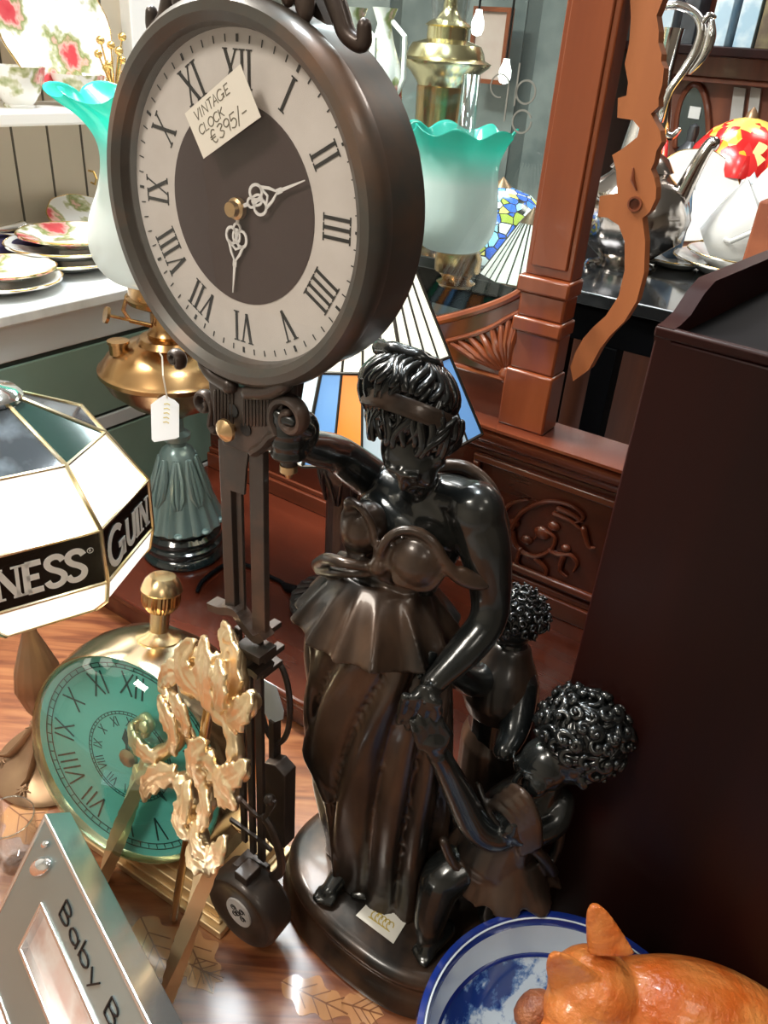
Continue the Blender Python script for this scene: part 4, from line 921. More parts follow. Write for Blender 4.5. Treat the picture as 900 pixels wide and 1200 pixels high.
# ================================================================ oil lamp with sea-green cast base
TL = Vector((-.317, 1.071, .0552))
def shade_mat(name, zlo, zhi, k=1.):
    m, t, bs = nt(name); t.nodes.remove(bs)
    tc = t.nodes.new('ShaderNodeTexCoord'); sx_ = t.nodes.new('ShaderNodeSeparateXYZ'); lk(t, tc.outputs['Object'], sx_.inputs[0])
    mr = t.nodes.new('ShaderNodeMapRange'); mr.inputs['From Min'].default_value = zlo; mr.inputs['From Max'].default_value = zhi; lk(t, sx_.outputs['Z'], mr.inputs['Value'])
    r = t.nodes.new('ShaderNodeValToRGB'); e = r.color_ramp.elements; e[0].position = .55; e[0].color = (.84*k, .87*k, .86*k, 1); e[1].position = .97; e[1].color = (.05, .58, .49, 1); q = e.new(.84); q.color = (.13*k, .74*k, .64*k, 1)
    lk(t, mr.outputs[0], r.inputs['Fac'])
    df = t.nodes.new('ShaderNodeBsdfDiffuse'); tr = t.nodes.new('ShaderNodeBsdfTranslucent'); lk(t, r.outputs['Color'], df.inputs['Color']); lk(t, r.outputs['Color'], tr.inputs['Color'])
    m1 = t.nodes.new('ShaderNodeMixShader'); m1.inputs[0].default_value = .45; lk(t, df.outputs[0], m1.inputs[1]); lk(t, tr.outputs[0], m1.inputs[2])
    tp = t.nodes.new('ShaderNodeBsdfTransparent'); lk(t, r.outputs['Color'], tp.inputs['Color']); m2 = t.nodes.new('ShaderNodeMixShader'); m2.inputs[0].default_value = .22; lk(t, m1.outputs[0], m2.inputs[1]); lk(t, tp.outputs[0], m2.inputs[2])
    gs = t.nodes.new('ShaderNodeBsdfGlossy'); gs.inputs['Roughness'].default_value = .15; m3 = t.nodes.new('ShaderNodeMixShader'); m3.inputs[0].default_value = .08; lk(t, m2.outputs[0], m3.inputs[1]); lk(t, gs.outputs[0], m3.inputs[2])
    lk(t, m3.outputs[0], t.nodes['Material Output'].inputs['Surface']); return m
def ruffle_shade(bl, c, prof, lob=8, amp=.1, n=96):
    """thin glass tulip with a frilled rim: outer wall up, inner wall down"""
    zt = prof[-1][1]; zb_ = prof[0][1]
    def md(a, r_, z_): t = max(0, (z_-zb_)/(zt-zb_)-.72)/.28; return 1+amp*t*t*math.sin(lob*a)
    rings = []
    for sgn, pr in ((0, prof), (1, prof[::-1])):
        for r_, z_ in pr:
            t = max(0, (z_-zb_)/(zt-zb_)-.72)/.28
            rings.append([c+Vector(((r_-sgn*.0025)*md(a, r_, z_)*math.cos(a), (r_-sgn*.0025)*md(a, r_, z_)*math.sin(a), z_+.007*t*t*math.sin(lob*a+1.2))) for a in [2*PI*i/n for i in range(n)]])
    bl.loft(rings, cap=False, closed=True); return bl
ol = root('oil_lamp', 'brass oil lamp with green frilled shade on fluted sea-green base left of the clock', 'oil lamp', TL)
z0 = TL.z
b = B(); b.lathe([(1e-4, 0), (.062, 0), (.064, .004), (.062, .012), (.058, .015), (.062, .02), (.062, .028), (.056, .032), (.060, .037), (.060, .044), (.054, .05), (.056, .056), (1e-4, .056)], TL, EZ, 56); obj('socle', b, M_ebony, ol, label='glossy black stepped socle')
b = B(); b.lathe([(.056, .056), (.060, .062), (.058, .072), (.048, .10), (.038, .128), (.030, .150), (.027, .170), (.024, .182), (.014, .19), (.013, .196), (.020, .20), (.021, .208), (.012, .214), (.011, .24), (1e-4, .24)], TL, EZ, 96, mod=lambda a, r_, z_: 1+(.06*abs(math.sin(9*a))+.03*math.sin(18*a) if .06 < z_ < .16 else 0)); bell = obj('fluted_bell', b, M_teal, ol)
b = B()
for k in range(9):
    a = 2*PI*k/9; d_ = Vector((math.cos(a), math.sin(a), 0)); t_ = EZ.cross(d_)
    for sg in (-1, 0, 1): b.tube([TL+d_*.027+EZ*.172+t_*sg*.003, TL+d_*.034+EZ*.145+t_*sg*.007, TL+d_*.043+EZ*.118+t_*sg*(.008), TL+d_*.049+EZ*.104+t_*sg*.004], [.003, .0042, .0038, .002], 6)
    b.ell(TL+d_*.060+EZ*.064, (.008, .008, .005), (d_, t_, EZ), 10, 6)
obj('acanthus_leaves', b, M_teal, bell)
b = B(); b.lathe([(.012, .236), (.018, .238), (.030, .246), (.062, .262), (.088, .285), (.097, .302), (.101, .306), (.101, .312), (.096, .316), (.088, .328), (.066, .342), (.045, .348), (.040, .356), (.026, .358), (1e-4, .36)], TL, EZ, 64); font = obj('font', b, M_brasso, ol, label='round brass oil font')
b = B(); fl = TL+Vector((-.062, -.030, .342)); b.lathe([(.013, -.006), (.013, .008), (.015, .009), (.015, .013), (1e-4, .014)], fl, EZ, 24); obj('filler_cap', b, M_brasso, font)
b = B(); b.lathe([(.028, .356), (.030, .362), (.024, .37), (.024, .392), (.036, .398), (.052, .405), (.055, .412), (.050, .414), (.05, .43), (.045, .43), (.045, .41), (1e-4, .405)], TL, EZ, 48); bn = obj('burner', b, M_brasso, ol)
b = B()
for k in range(4):
    a = k*PI/2+.4+PI; d_ = Vector((math.cos(a), math.sin(a), 0)); b = B(); b.tube([TL+d_*.022+EZ*.372, TL+d_*.05+EZ*.38, TL+d_*.058+EZ*.395, TL+d_*.052+EZ*.412], .0028, 8); obj('gallery_arm', b, M_brasso, bn)
b = B()
kd = (A(145, 340, 1.02)-A(180, 362, 1.05)); ks = TL+Vector((-.018, -.022, .378)); b.tube([ks, ks+Vector((-.045, -.03, .018))], .0022, 8); b.lathe([(1e-4, -.002), (.011, -.002), (.011, .002), (1e-4, .002)], ks+Vector((-.047, -.032, .019)), Vector((-.8, -.5, .3)), 24)
obj('wick_key', b, M_brasso, bn)
b = B(); ruffle_shade(b, TL, smooth_path([(.048, .432), (.070, .438), (.087, .458), (.093, .485), (.088, .515), (.074, .55), (.068, .58), (.071, .605), (.085, .628), (.104, .645), (.114, .655)], 4)); sh_m = shade_mat('green_frosted_shade', .43, .66)
obj('glass_shade', b, sh_m, ol, smooth=180, label='frosted glass shade shading to green at the frilled rim')
b = B(); b.lathe([(.026, .41), (.030, .44), (.032, .47), (.024, .51), (.021, .60), (.021, .70), (.0195, .70), (.0195, .60), (.0225, .51), (.0305, .47), (.0285, .44), (.0245, .41)], TL, EZ, 32, cap=False); obj('chimney', b, M_clear, ol, smooth=180)
# hang tag
tz = A(195, 490, .955); tu = (E1*.98+E2*-.1).normalized(); tv = EZ; pix = [(186, 467), (193, 463), (205, 469), (210, 474), (210, 512), (206, 514), (181, 518), (178, 515), (177, 474)]
tn = Vector((-.2, -.95, .25)).normalized(); tu, tv, tn = frame(tn)
pl_ = []
for x, y in pix:
    r_ = ray(x, y); t = (tz-CP).dot(tn)/r_.dot(tn); X = CP+r_*t-tz; pl_.append((X.dot(tu), X.dot(tv)))
tgo = root('price_tag', 'white shield-shaped paper price tag hanging on string from the brass font', 'tag', tz-EZ*.03)
b = B(); b.prism(pl_, tz, tu, tv, tn, 0, .0007); obj('card', b, P('tag_card', (.80, .83, .86), .6), tgo, smooth=0)
b = B()
for i, y in enumerate((.010, .004, -.002, -.008, -.014)): b.ribbon([(-.004, y+.008), (.001, y+.0095), (.0045, y+.008)], .0015, tz, tu, tv, tn, .0008, .001)
obj('pencil_writing', b, P('ochre_pencil', (.62, .52, .2), .6), tgo, smooth=0)
b = B(); b.tube([tz+tu*.0+tv*.027+tn*.001, A(191, 440, .957), A(190, 418, .985), A(186, 412, 1.02)], .0011, 6); obj('string', b, P('cotton_string', (.75, .7, .6), .8), tgo)

# ================================================================ lamp with striped pyramid shade
DL = T(400, 711, .0552)
dlr = root('shade_lamp', 'bronze column lamp with lit striped leaded glass cone shade behind the statue', 'lamp', DL)
M_plum = P('plum_bronze', (.035, .030, .032), .3, .5, coat=.3, col2=(.07, .055, .055), nscale=15)
b = B(); b.lathe([(1e-4, 0), (.074, 0), (.077, .006), (.074, .013), (.066, .018), (.045, .024), (.030, .034), (.024, .042), (1e-4, .042)], DL, EZ, 96, mod=lambda a, r_, z_: 1+(.035*abs(math.sin(14*a)) if .012 < z_ < .03 else 0)); bs_ = obj('base', b, M_plum, dlr)
b = B()
for k in range(28):
    a = 2*PI*k/28; d_ = Vector((math.cos(a), math.sin(a), 0)); b.tube([DL+d_*.040+EZ*.027, DL+d_*.056+EZ*.022, DL+d_*.069+EZ*.0165], [.0016, .0034, .0024], 6)
obj('shell_ribs', b, M_plum, bs_)
ztop = .235
b = B(); b.lathe([(.022, .04), (.030, .05), (.0275, .06), (.0265, .12), (.027, .19), (.029, .205), (.037, .222), (.040, .236), (.037, .246), (.022, .252), (.010, .256), (.008, .30), (.008, .50)], DL, EZ, 72, mod=lambda a, r_, z_: 1+(.05*abs(math.sin(8*a)) if .06 < z_ < .2 else 0)); obj('column', b, M_plum, dlr)
b = B()
for k in range(8):
    a = 2*PI*k/8; d_ = Vector((math.cos(a), math.sin(a), 0)); t_ = EZ.cross(d_)
    b.tube([DL+d_*.029+EZ*.19+t_*-.010, DL+d_*.039+EZ*.225-t_*.007, DL+d_*.041+EZ*.24, DL+d_*.039+EZ*.225+t_*.007, DL+d_*.029+EZ*.19+t_*.010], .0022, 6)
obj('tulip_capital', b, M_plum, dlr)
def lit(name, c, e=.55): return P(name, c, .25, emis=c, es=e)
LG = {'w': lit('lit_cream_glass', (.95, .93, .80), .75), 'o': lit('amber_glass', (.85, .26, .04), .55), 'b': lit('sky_blue_glass', (.16, .36, .70), .5), 'g': lit('green_glass', (.03, .35, .17), .4), 'y': lit('ribbed_grey_glass', (.42, .52, .58), .4), 'k': lit('tan_glass', (.35, .22, .10), .35)}
RZ0, RZ1, RR0, RR1, RZM, RRM = .316, .592, .172, .022, .408, .1205
pat = [['o', 'b', 'y', 'w'], ['w', 'g', 'o', 'y'], ['b', 'o', 'y', 'g'], ['g', 'w', 'y', 'b']]
A0 = math.radians(-14)
def DV(k, t, R, z):
    p0 = Vector((math.cos(A0+PI/4*k)*R, math.sin(A0+PI/4*k)*R, z)); p1 = Vector((math.cos(A0+PI/4*(k+1))*R, math.sin(A0+PI/4*(k+1))*R, z)); return DL+p0.lerp(p1, t)
lead = B()
for k in range(8):
    for j in range(4):
        t0, t1 = j/4+.012, (j+1)/4-.012
        for nm, (ra, za, rb, zb_), mt_ in (('glass_strip', (RRM, RZM, RR1, RZ1), LG['w']), ('coloured_pane', (RR0, RZ0, RRM, RZM), LG[pat[k % 4][j]])):
            if nm == 'glass_strip' or True:
                q = [DV(k, t0, ra, za), DV(k, t1, ra, za), DV(k, t1, rb, zb_), DV(k, t0, rb, zb_)]; n_ = (q[1]-q[0]).cross(q[3]-q[0]).normalized(); b = B()
                b.faces_from(q+[x-n_*.002 for x in q], [(0, 1, 2, 3), (7, 6, 5, 4), (0, 4, 5, 1), (1, 5, 6, 2), (2, 6, 7, 3), (3, 7, 4, 0)]); obj(nm, b, mt_, dlr, smooth=0)
        lead.tube([DV(k, j/4, RR0, RZ0), DV(k, j/4, RRM, RZM), DV(k, j/4, RR1, RZ1)], .0016 if j else .0022, 6)
    for R_, z_ in ((RR0, RZ0), (RRM, RZM), (RR1, RZ1)): lead.tube([DV(k, 0, R_, z_), DV(k, 1, R_, z_)], .0022, 6)
obj('leading', lead, P('lead_came', (.06, .055, .045), .4, .7), dlr)
b = B(); b.lathe([(.024, RZ1-.004), (.024, RZ1+.004), (.012, RZ1+.012), (.004, RZ1+.016), (.006, RZ1+.026), (1e-4, RZ1+.032)], DL, EZ, 24); obj('finial', b, M_plum, dlr)
b = B(); q = smooth_path([tuple(A(337, 692, .985)+EZ*.004), tuple(A(329, 682, 1.0)), tuple(A(318, 672, 1.01)), tuple(A(300, 668, 1.03)), tuple(A(270, 672, 1.04)), tuple(A(240, 690, .99)), tuple(A(232, 702, .96))], 5)
for i, p_ in enumerate(q): q[i] = (p_[0], p_[1], max(p_[2]*.25+.0552*.75, .0595))
b.tube([Vector(p_) for p_ in q], .0032, 8); b.tube([Vector(q[0])+Vector((.012, -.01, .006)), Vector(q[0]), Vector(q[3])], [.007, .007, .0045], 10); obj('cord', b, M_black, dlr, label='black mains cord')

# ================================================================ round brass clock with green dial
KC = Vector((-.239, .55, .150)); kyaw, ktl, KR = .36, .22, .112
Kn = Vector((-math.sin(kyaw)*math.cos(ktl), -math.cos(kyaw)*math.cos(ktl), math.sin(ktl))); Ku = EZ.cross(Kn).normalized(); Kv = Kn.cross(Ku)
gc = root('desk_clock', 'large round brass desk clock with sea-green dial under domed glass', 'clock', (KC.x, KC.y, 0))
b = B(); b.lathe([(.109, -.006), (.1115, -.001), (.1135, .0015), (.1155, -.003), (.1165, -.010), (.121, -.03), (.122, -.05), (.118, -.075), (.105, -.095), (.08, -.104), (1e-4, -.106)], KC, Kn, 96, cap=False); obj('case', b, M_brassp, gc, smooth=50)
M_sea = P('sea_green_dial', (.14, .48, .44), .35, col2=(.19, .56, .51), nscale=6)
b = B(); b.lathe([(1e-4, -.010), (.070, -.010), (.1, -.0095), (.1115, -.004), (.112, -.008), (.1, -.016), (1e-4, -.016)], KC, Kn, 72, cap=False); gd = obj('dial', b, M_sea, gc, smooth=60)
M_greenink = P('dark_green_ink', (.012, .045, .045), .5)
def kdial(r0, hh, sw, nums, off):
    for h, s in nums:
        a = h*PI/6; rad = Ku*math.sin(a)+Kv*math.cos(a); tan = Ku*math.cos(a)-Kv*math.sin(a); b = B(); wd = {'I': .34, 'V': .66, 'X': .66}
        tot = sum(LET[c][1] for c in s)*hh; text(b, s, hh, sw, KC+rad*r0-tan*(tot*.45)+Kn*off, tan, rad, Kn, 0, .0004, fit=tot*.9); obj('numeral', b, M_greenink, gd, smooth=0)
RN = ['XII', 'I', 'II', 'III', 'IIII', 'V', 'VI', 'VII', 'VIII', 'IX', 'X', 'XI']
def _k(): pass
kdial(.069, .025, .0017, list(enumerate(RN)), -.0094); kdial(.034, .0105, .0008, list(enumerate(RN)), -.0098)
b = B()
def cir(bl, r_, w_, off): bl.ribbon([(r_*math.cos(2*PI*i/72), r_*math.sin(2*PI*i/72)) for i in range(73)], w_, KC+Kn*off, Ku, Kv, Kn, 0, .0004)
cir(b, .098, .0008, -.0092); cir(b, .103, .0008, -.0075); cir(b, .047, .0006, -.0098); cir(b, .050, .0006, -.0098)
for i in range(60):
    a = i*PI/30; b.ribbon([(.047*math.cos(a), .047*math.sin(a)), (.050*math.cos(a), .050*math.sin(a))], .0005, KC+Kn*-.0098, Ku, Kv, Kn, 0, .0004); b.ribbon([(.098*math.cos(a), .098*math.sin(a)), (.103*math.cos(a), .103*math.sin(a))], .0007, KC+Kn*-.0085, Ku, Kv, Kn, 0, .0004)
obj('minute_track', b, M_greenink, gd, smooth=0)
for nm, a, ln in (('hour_hand', math.radians(-8), .034), ('minute_hand', math.radians(122), .058)):
    rad = Ku*math.sin(a)+Kv*math.cos(a); tan = Ku*math.cos(a)-Kv*math.sin(a); b = B()
    b.prism([(-.0012, 0), (-.0012, ln*.45), (-.005, ln*.62), (0, ln), (.005, ln*.62), (.0012, ln*.45), (.0012, 0)], KC, tan, rad, Kn, -.007, -.0064); obj(nm, b, M_greenink, gc, smooth=0)
b = B(); b.lathe([(.010, -.0095), (.010, -.006), (.004, -.004), (1e-4, -.004)], KC, Kn, 10, cap=False); obj('movement_boss', b, P('copper_boss', (.65, .38, .22), .3, 1.), gc, smooth=20)
b = B(); b.lathe([(.1125, .0005), (.106, .010), (.092, .019), (.070, .027), (.045, .032), (.02, .0345), (1e-4, .035)], KC, Kn, 72, cap=False); obj('domed_glass', b, thin_glass('dome_glass', (.78, .95, .92), .05, .01), gc, smooth=180)
cs = KC-Kn*.045
b = B(); b.lathe([(.022, .112), (.022, .121), (.0135, .124), (.0095, .128), (.0095, .150), (.0125, .153)], cs, Kv, 32); obj('crown_stem', b, M_brass, gc)
b = B(); b.lathe([(.0125, .150), (.0165, .155), (.0185, .160), (.0185, .171)], cs, Kv, 72, mod=lambda a, r_, z_: 1+.03*math.sin(30*a)); obj('crown_grip', b, M_brasso, gc, smooth=20)
b = B(); b.lathe([(.0195, .171), (.0205, .173), (.0195, .176), (.0165, .183), (.0125, .187), (1e-4, .188)], cs, Kv, 36); obj('crown_cap', b, M_brass, gc)
# stepped plinth
pL, pR = T(82, 978, 0), T(258, 1102, 0); px_ = (pR-pL).normalized(); py_ = Vector((-px_.y, px_.x, 0)); pW = (pR-pL).length; pm = (pL+pR)/2; KPF = (px_, py_, EZ)
b = B()
for (ins, z0_, z1_, dp) in ((0, 0, .010, .12), (.006, .010, .014, .108), (.010, .014, .026, .10), (.018, .026, .030, .084)):
    b.box(pm+py_*(.06)+EZ*((z0_+z1_)/2), (pW-2*ins, dp, z1_-z0_), KPF)
obj('stepped_base', b, P('satin_brass', (.80, .60, .34), .5, .8, col2=(.70, .50, .27), nscale=9), gc, bevel=.0015, smooth=0)
b = B(); m_ = pm+py_*.062; b.loft([[m_+px_*(x*sx_)+py_*(y*sy_)+EZ*z_ for x, y in ((-1, -1), (1, -1), (1, 1), (-1, 1))] for sx_, sy_, z_ in ((.07, .032, .029), (.06, .026, .036), (.05, .022, .05), (.05, .02, .07))]); obj('cradle', b, M_brass, gc, smooth=0, bevel=.002)

# ================================================================ gilt plate easel
F1, F2 = T(121, 1034, .0), T(190, 1190, .0); ef = (F2-F1).normalized(); ebk = Vector((-ef.y, ef.x, 0)); LEAN = math.radians(16)
ev = (ebk*math.sin(LEAN)+EZ*math.cos(LEAN)); en = ef.cross(ev)*-1; 
if en.dot(FW) > 0: en = -en
def onE(px, py, off=0.):
    r_ = ray(px, py); t = ((F1-CP).dot(en)+off)/r_.dot(en); return CP+r_*t
ez_ = root('gilt_easel', 'gilt brass rococo scroll easel standing in front of the green clock', 'easel', (F1+F2)/2)
b = B()
def epath(pts, r0, r1=None, off=0., n=10, flat=1.):
    r1 = r0 if r1 is None else r1; q = smooth_path([tuple(onE(x, y, off)) for x, y in pts], 6); k = len(q)
    b.tube([Vector(p_) for p_ in q], [(r0+(r1-r0)*i/(k-1))*(1+.10*math.sin(i*1.1)) for i in range(k)], n, flat=flat)
def ebud(px, py, r_, off=.002, asp=1.3, ang=0.):
    c = onE(px, py, off); u2 = ef*math.cos(ang)+ev*math.sin(ang); v2 = -ef*math.sin(ang)+ev*math.cos(ang); b.ell(c, (r_, r_*.75, r_*asp), (u2, en, v2), 14, 10, disp=lambda a, t: 1+.10*math.cos(3*a))
def eleaf(pts, w_, off=.003, lift=.010, ser=5):
    q = [Vector(p_) for p_ in smooth_path([tuple(onE(x, y, off)) for x, y in pts], 5)]; n_ = len(q); G = []
    for i in range(n_):
        t = i/(n_-1); d_ = (q[min(i+1, n_-1)]-q[max(i-1, 0)]).normalized(); sd_ = d_.cross(en).normalized()
        hw = w_*(math.sin(PI*min(1, .12+t*.88))**.7)*(1+.20*math.sin(t*PI*2*ser)); row = []
        for j in range(9):
            s_ = (j-4)/4; row.append(q[i]+sd_*(s_*hw)+en*(lift*math.sin(PI*t)*.6+.005*(1-abs(s_))*(1 if abs(s_) > .12 else .4)+.004*s_*s_*t*2))
        G.append(row)
    b.sheet(G, .0042)
epath([(163, 912), (172, 895), (186, 884), (205, 872), (211, 850), (206, 828), (198, 808), (201, 786), (214, 772), (232, 768), (246, 776)], .0078, .007)
epath([(186, 884), (172, 882), (162, 868), (160, 850), (170, 841), (176, 850), (170, 860)], .0068, .0045)
epath([(168, 912), (184, 905), (202, 912), (218, 925), (226, 945)], .0085, .007); epath([(226, 905), (228, 880), (222, 862), (214, 850)], .0055, .0055)
epath([(258, 835), (272, 850), (276, 878), (272, 900), (256, 912), (240, 908), (236, 892), (244, 882), (250, 894)], .0085, .0048)
epath([(248, 800), (262, 820), (274, 838), (286, 834), (296, 822)], .0085, .0075); epath([(264, 742), (276, 765), (281, 795), (276, 825)], .007, .007)
epath([(216, 915), (220, 935), (224, 958), (232, 978), (240, 998), (246, 1012)], .0100, .0085); epath([(240, 915), (246, 935), (240, 955), (234, 975)], .0080, .006)
epath([(205, 790), (193, 794), (190, 806), (199, 812)], .0055, .004); epath([(230, 775), (218, 790), (216, 806), (226, 814)], .0055, .004)
for pts, w_, off in (([(262, 838), (280, 800), (282, 765), (270, 728)], .0165, .000), ([(246, 830), (250, 800), (252, 770), (246, 745)], .0150, .006), ([(240, 812), (228, 790), (226, 768), (236, 750)], .0130, .008),
        ([(236, 800), (218, 786), (206, 790), (196, 802)], .0110, .006), ([(258, 828), (268, 812), (270, 790), (264, 772)], .0110, .012), ([(272, 842), (286, 838), (298, 828), (303, 812)], .0125, .005),
        ([(205, 880), (212, 855), (204, 832), (194, 815)], .0105, .006), ([(222, 860), (226, 840), (218, 822), (208, 812)], .0090, .006), ([(262, 908), (276, 910), (290, 904), (297, 890)], .0105, .004),
        ([(256, 905), (268, 920), (280, 932), (284, 946)], .0115, .005), ([(238, 915), (236, 895), (242, 876), (250, 868)], .0110, .008), ([(210, 905), (196, 908), (182, 920), (176, 936)], .0115, .004), ([(222, 915), (226, 940), (222, 962), (228, 980)], .0115, .007),
        ([(240, 920), (250, 938), (250, 955), (242, 968)], .0105, .006), ([(232, 960), (238, 980), (246, 992), (252, 1002)], .0100, .006), ([(244, 1010), (256, 1006), (268, 996), (272, 978)], .0105, .004), ([(188, 890), (176, 878), (166, 862), (160, 846)], .0085, .004), ([(250, 1022), (246, 1008), (236, 998), (232, 986)], .0120, .004)): eleaf(pts, w_, off)
for a_ in ((294, 824, .0085, .006, 1.3, .2), (286, 903, .0075, .006, 1.1, .8), (246, 890, .0075, .010, 1.3, 0), (254, 792, .0085, .013, 1., 0), (243, 1010, .0105, .003, 1.2, .2), (169, 852, .006, .006, 1.1, 0), (185, 905, .0075, .006, 1.1, .5)): ebud(*a_)
for i in range(22):
    x, y = random.choice([(208, 830), (256, 785), (240, 905), (264, 760), (222, 945), (184, 905)]); ebud(x+random.uniform(-10, 10), y+random.uniform(-15, 15), random.uniform(.0022, .0036), random.uniform(.008, .012), random.uniform(1, 1.8), random.uniform(0, 3))
obj_me('scroll_ornament', fuse(b, .0013, 1), M_giltc, ez_, smooth=180)
for (x0, y0, x1, y1) in ((168, 900, 121, 1033), (245, 1010, 190, 1188)):
    p0, p1 = onE(x0, y0), onE(x1, y1, 0); p1.z = max(p1.z, .004); k = 26; rings = []
    ax_ = (p1-p0).normalized(); u2 = en-ax_*en.dot(ax_); u2.normalize(); v2 = ax_.cross(u2)
    for i in range(k+1):
        t = i/k; r_ = .0105-.0015*t; tw = 2.2*t; r_ *= 1+.05*math.sin(t*60)
        rings.append([p0.lerp(p1, t)+u2*(math.cos(tw+PI/4+j*PI/2)*r_)+v2*(math.sin(tw+PI/4+j*PI/2)*r_*.85) for j in range(4)])
    b = B(); b.loft(rings); obj('leg', b, P('gilt_leg', (.95, .74, .44), .42, .75), ez_, smooth=25)
pt = onE(250, 800, -.004); b = B(); e_ = (F1+F2)/2+ebk*.045; e_.z = .004; b.tube([pt, pt*.5+e_*.5, e_], [.005, .0045, .004], 10); obj('back_strut', b, M_brass, ez_)
# ================================================================ silver photo frame
Fh = Vector((.65, -.76, 0)).normalized(); Fb = Vector((.76, .65, 0)).normalized(); FL = math.radians(31); fz_ = .15
Fv = (Fb*math.sin(FL)+EZ*math.cos(FL)); Fn = Fh.cross(Fv)
FC0 = T(52, 953, fz_); FBt = FC0-Fv*(fz_/Fv.z)
pf = root('picture_frame', 'silver baby photo frame with mirrored edge in the bottom left corner', 'picture frame', FBt+Fh*.08)
FWd, FHt, FBd, FTh = .27, (fz_-.015)/Fv.z, .056, .026
def FP(x, y, t=0.): return FC0+Fh*x-Fv*y+Fn*t            # x along the top edge, y down, t forward
def frame_ring(bl, x0, y0, x1, y1, i, t0, t1, mi=0):
    o_ = [(x0, y0), (x1, y0), (x1, y1), (x0, y1)]; n_ = [(x0+i, y0+i), (x1-i, y0+i), (x1-i, y1-i), (x0+i, y1-i)]
    bl.loft([[FP(*p_, t0) for p_ in o_], [FP(*p_, t1) for p_ in o_], [FP(*p_, t1) for p_ in n_], [FP(*p_, t0) for p_ in n_]], closed=True, mi=mi)
b = B(); frame_ring(b, 0, 0, FWd, FHt-.001, .0045, -FTh, 0); obj('outer_edge', b, M_mirr, pf, smooth=0, bevel=.0012, label='mirror polished edge')
b = B(); frame_ring(b, .004, .004, FWd-.004, FHt-.005, FBd-.006, -.012, -.0015); obj('border', b, M_matt, pf, smooth=0, bevel=.0008, label='brushed steel border')
b = B(); frame_ring(b, FBd-.004, FBd-.004, FWd-FBd+.004, FHt-FBd+.003, .004, -.012, .0005); obj('inner_bead', b, M_mirr, pf, smooth=0, bevel=.001)
b = B(); b.faces_from([FP(x, y, t) for t in (-.010, -.008) for x, y in ((FBd-.003, FBd-.003), (FWd-FBd+.003, FBd-.003), (FWd-FBd+.003, FHt-FBd), (FBd-.003, FHt-FBd))], [(0, 1, 2, 3), (7, 6, 5, 4), (0, 4, 5, 1), (1, 5, 6, 2), (2, 6, 7, 3), (3, 7, 4, 0)])
obj('photograph', b, P('baby_print', (.66, .47, .42), .35, coat=.5, col2=(.50, .28, .22), col3=(.70, .62, .58), nscale=22, sharp=(.3, .7)), pf, smooth=0)
b = B(); b.box(FP(FWd/2, FHt/2-.001, -.0155), (FWd-.012, FHt-.014, .006), (Fh, Fv, Fn)); obj('back_board', b, P('back_board', (.05, .05, .05), .8), pf, smooth=0)
b = B(); text(b, 'Baby Boy', .0155, .0016, FP(.078, .039, -.0015), Fh, Fv, Fn, 0, .0012, fit=.165); obj('lettering', b, P('engraved_letters', (.03, .033, .036), .3, .8), pf, smooth=0)
b = B(); gx, gy = .030, .034; b.ell(FP(gx, gy, 0), (.0085, .017, .006), ((Fh*.8-Fv*.6).normalized(), (Fh*.6+Fv*.8).normalized(), Fn), 18, 10); b.ell(FP(gx-.009, gy-.017, 0), (.0035, .006, .0025), ((Fh*.8-Fv*.6).normalized(), (Fh*.6+Fv*.8).normalized(), Fn), 12, 8)
obj('crystal', b, P('crystal', (.8, .82, .84), .04, .9), pf)

# ================================================================ cut crystal glasses at the left edge
def goblet(c, r_, h, name, label):
    g = root(name, label, 'glass', c, group='crystal glasses at the left edge')
    n_ = 64; b = B(); b.lathe([(r_*.55, 0), (r_*.60, .002), (r_*.7, h*.3), (r_*.92, h*.55), (r_, h*.8), (r_*.98, h), (r_*.93, h), (r_*.95, h*.8), (r_*.86, h*.55), (r_*.62, h*.3), (r_*.4, .012), (1e-4, .010)], c, EZ, n_, mod=lambda a, R_, z_: 1+(.035*abs(math.sin(8*a+z_*160)) if .01 < z_ < h*.6 and R_ > r_*.65 else 0), cap=True); obj('bowl', b, M_clear, g, smooth=30)
    b = B(); b.tube([c+Vector((math.cos(2*PI*i/48)*r_*.955, math.sin(2*PI*i/48)*r_*.955, h)) for i in range(48)], r_*.028, 8, closed=True); obj('rim', b, thin_glass('rim_glass', (.9, .93, .93), .25), g, smooth=180)
goblet(T(-18, 1010, 0), .030, .105, 'tumbler', 'cut crystal tumbler half out of frame at the left edge'); goblet(T(22, 1012, 0), .027, .075, 'tumbler', 'small cut crystal tumbler behind the silver photo frame')

# ================================================================ blue and white bowl
BH = .125; BC = T(668, 1240, BH); BR = 182*MPP(BC); BC.z = 0
M_cob = P('cobalt_glaze', (.006, .02, .16), .12, coat=.6, col2=(.012, .035, .22), nscale=10)
m, t, bs = nt('blue_transfer_ware'); M_tran = m; bs.inputs['Roughness'].default_value = .12; bs.inputs['Coat Weight'].default_value = .5
tc = t.nodes.new('ShaderNodeTexCoord'); n1 = t.nodes.new('ShaderNodeTexNoise'); n1.inputs['Scale'].default_value = 22; n1.inputs['Detail'].default_value = 8; n1.inputs['Roughness'].default_value = .65; lk(t, tc.outputs['Object'], n1.inputs['Vector'])
r = t.nodes.new('ShaderNodeValToRGB'); e = r.color_ramp.elements; e[0].position = .47; e[0].color = (.01, .035, .19, 1); e[1].position = .56; e[1].color = (.62, .70, .76, 1); q = e.new(.51); q.color = (.10, .20, .42, 1); lk(t, n1.outputs['Fac'], r.inputs['Fac']); lk(t, r.outputs['Color'], bs.inputs['Base Color'])
M_pale = P('pale_blue_glaze', (.62, .69, .74), .12, coat=.5)
bw = root('bowl', 'blue and white transfer ware bowl with cobalt rim holding the orange cat', 'bowl', BC)
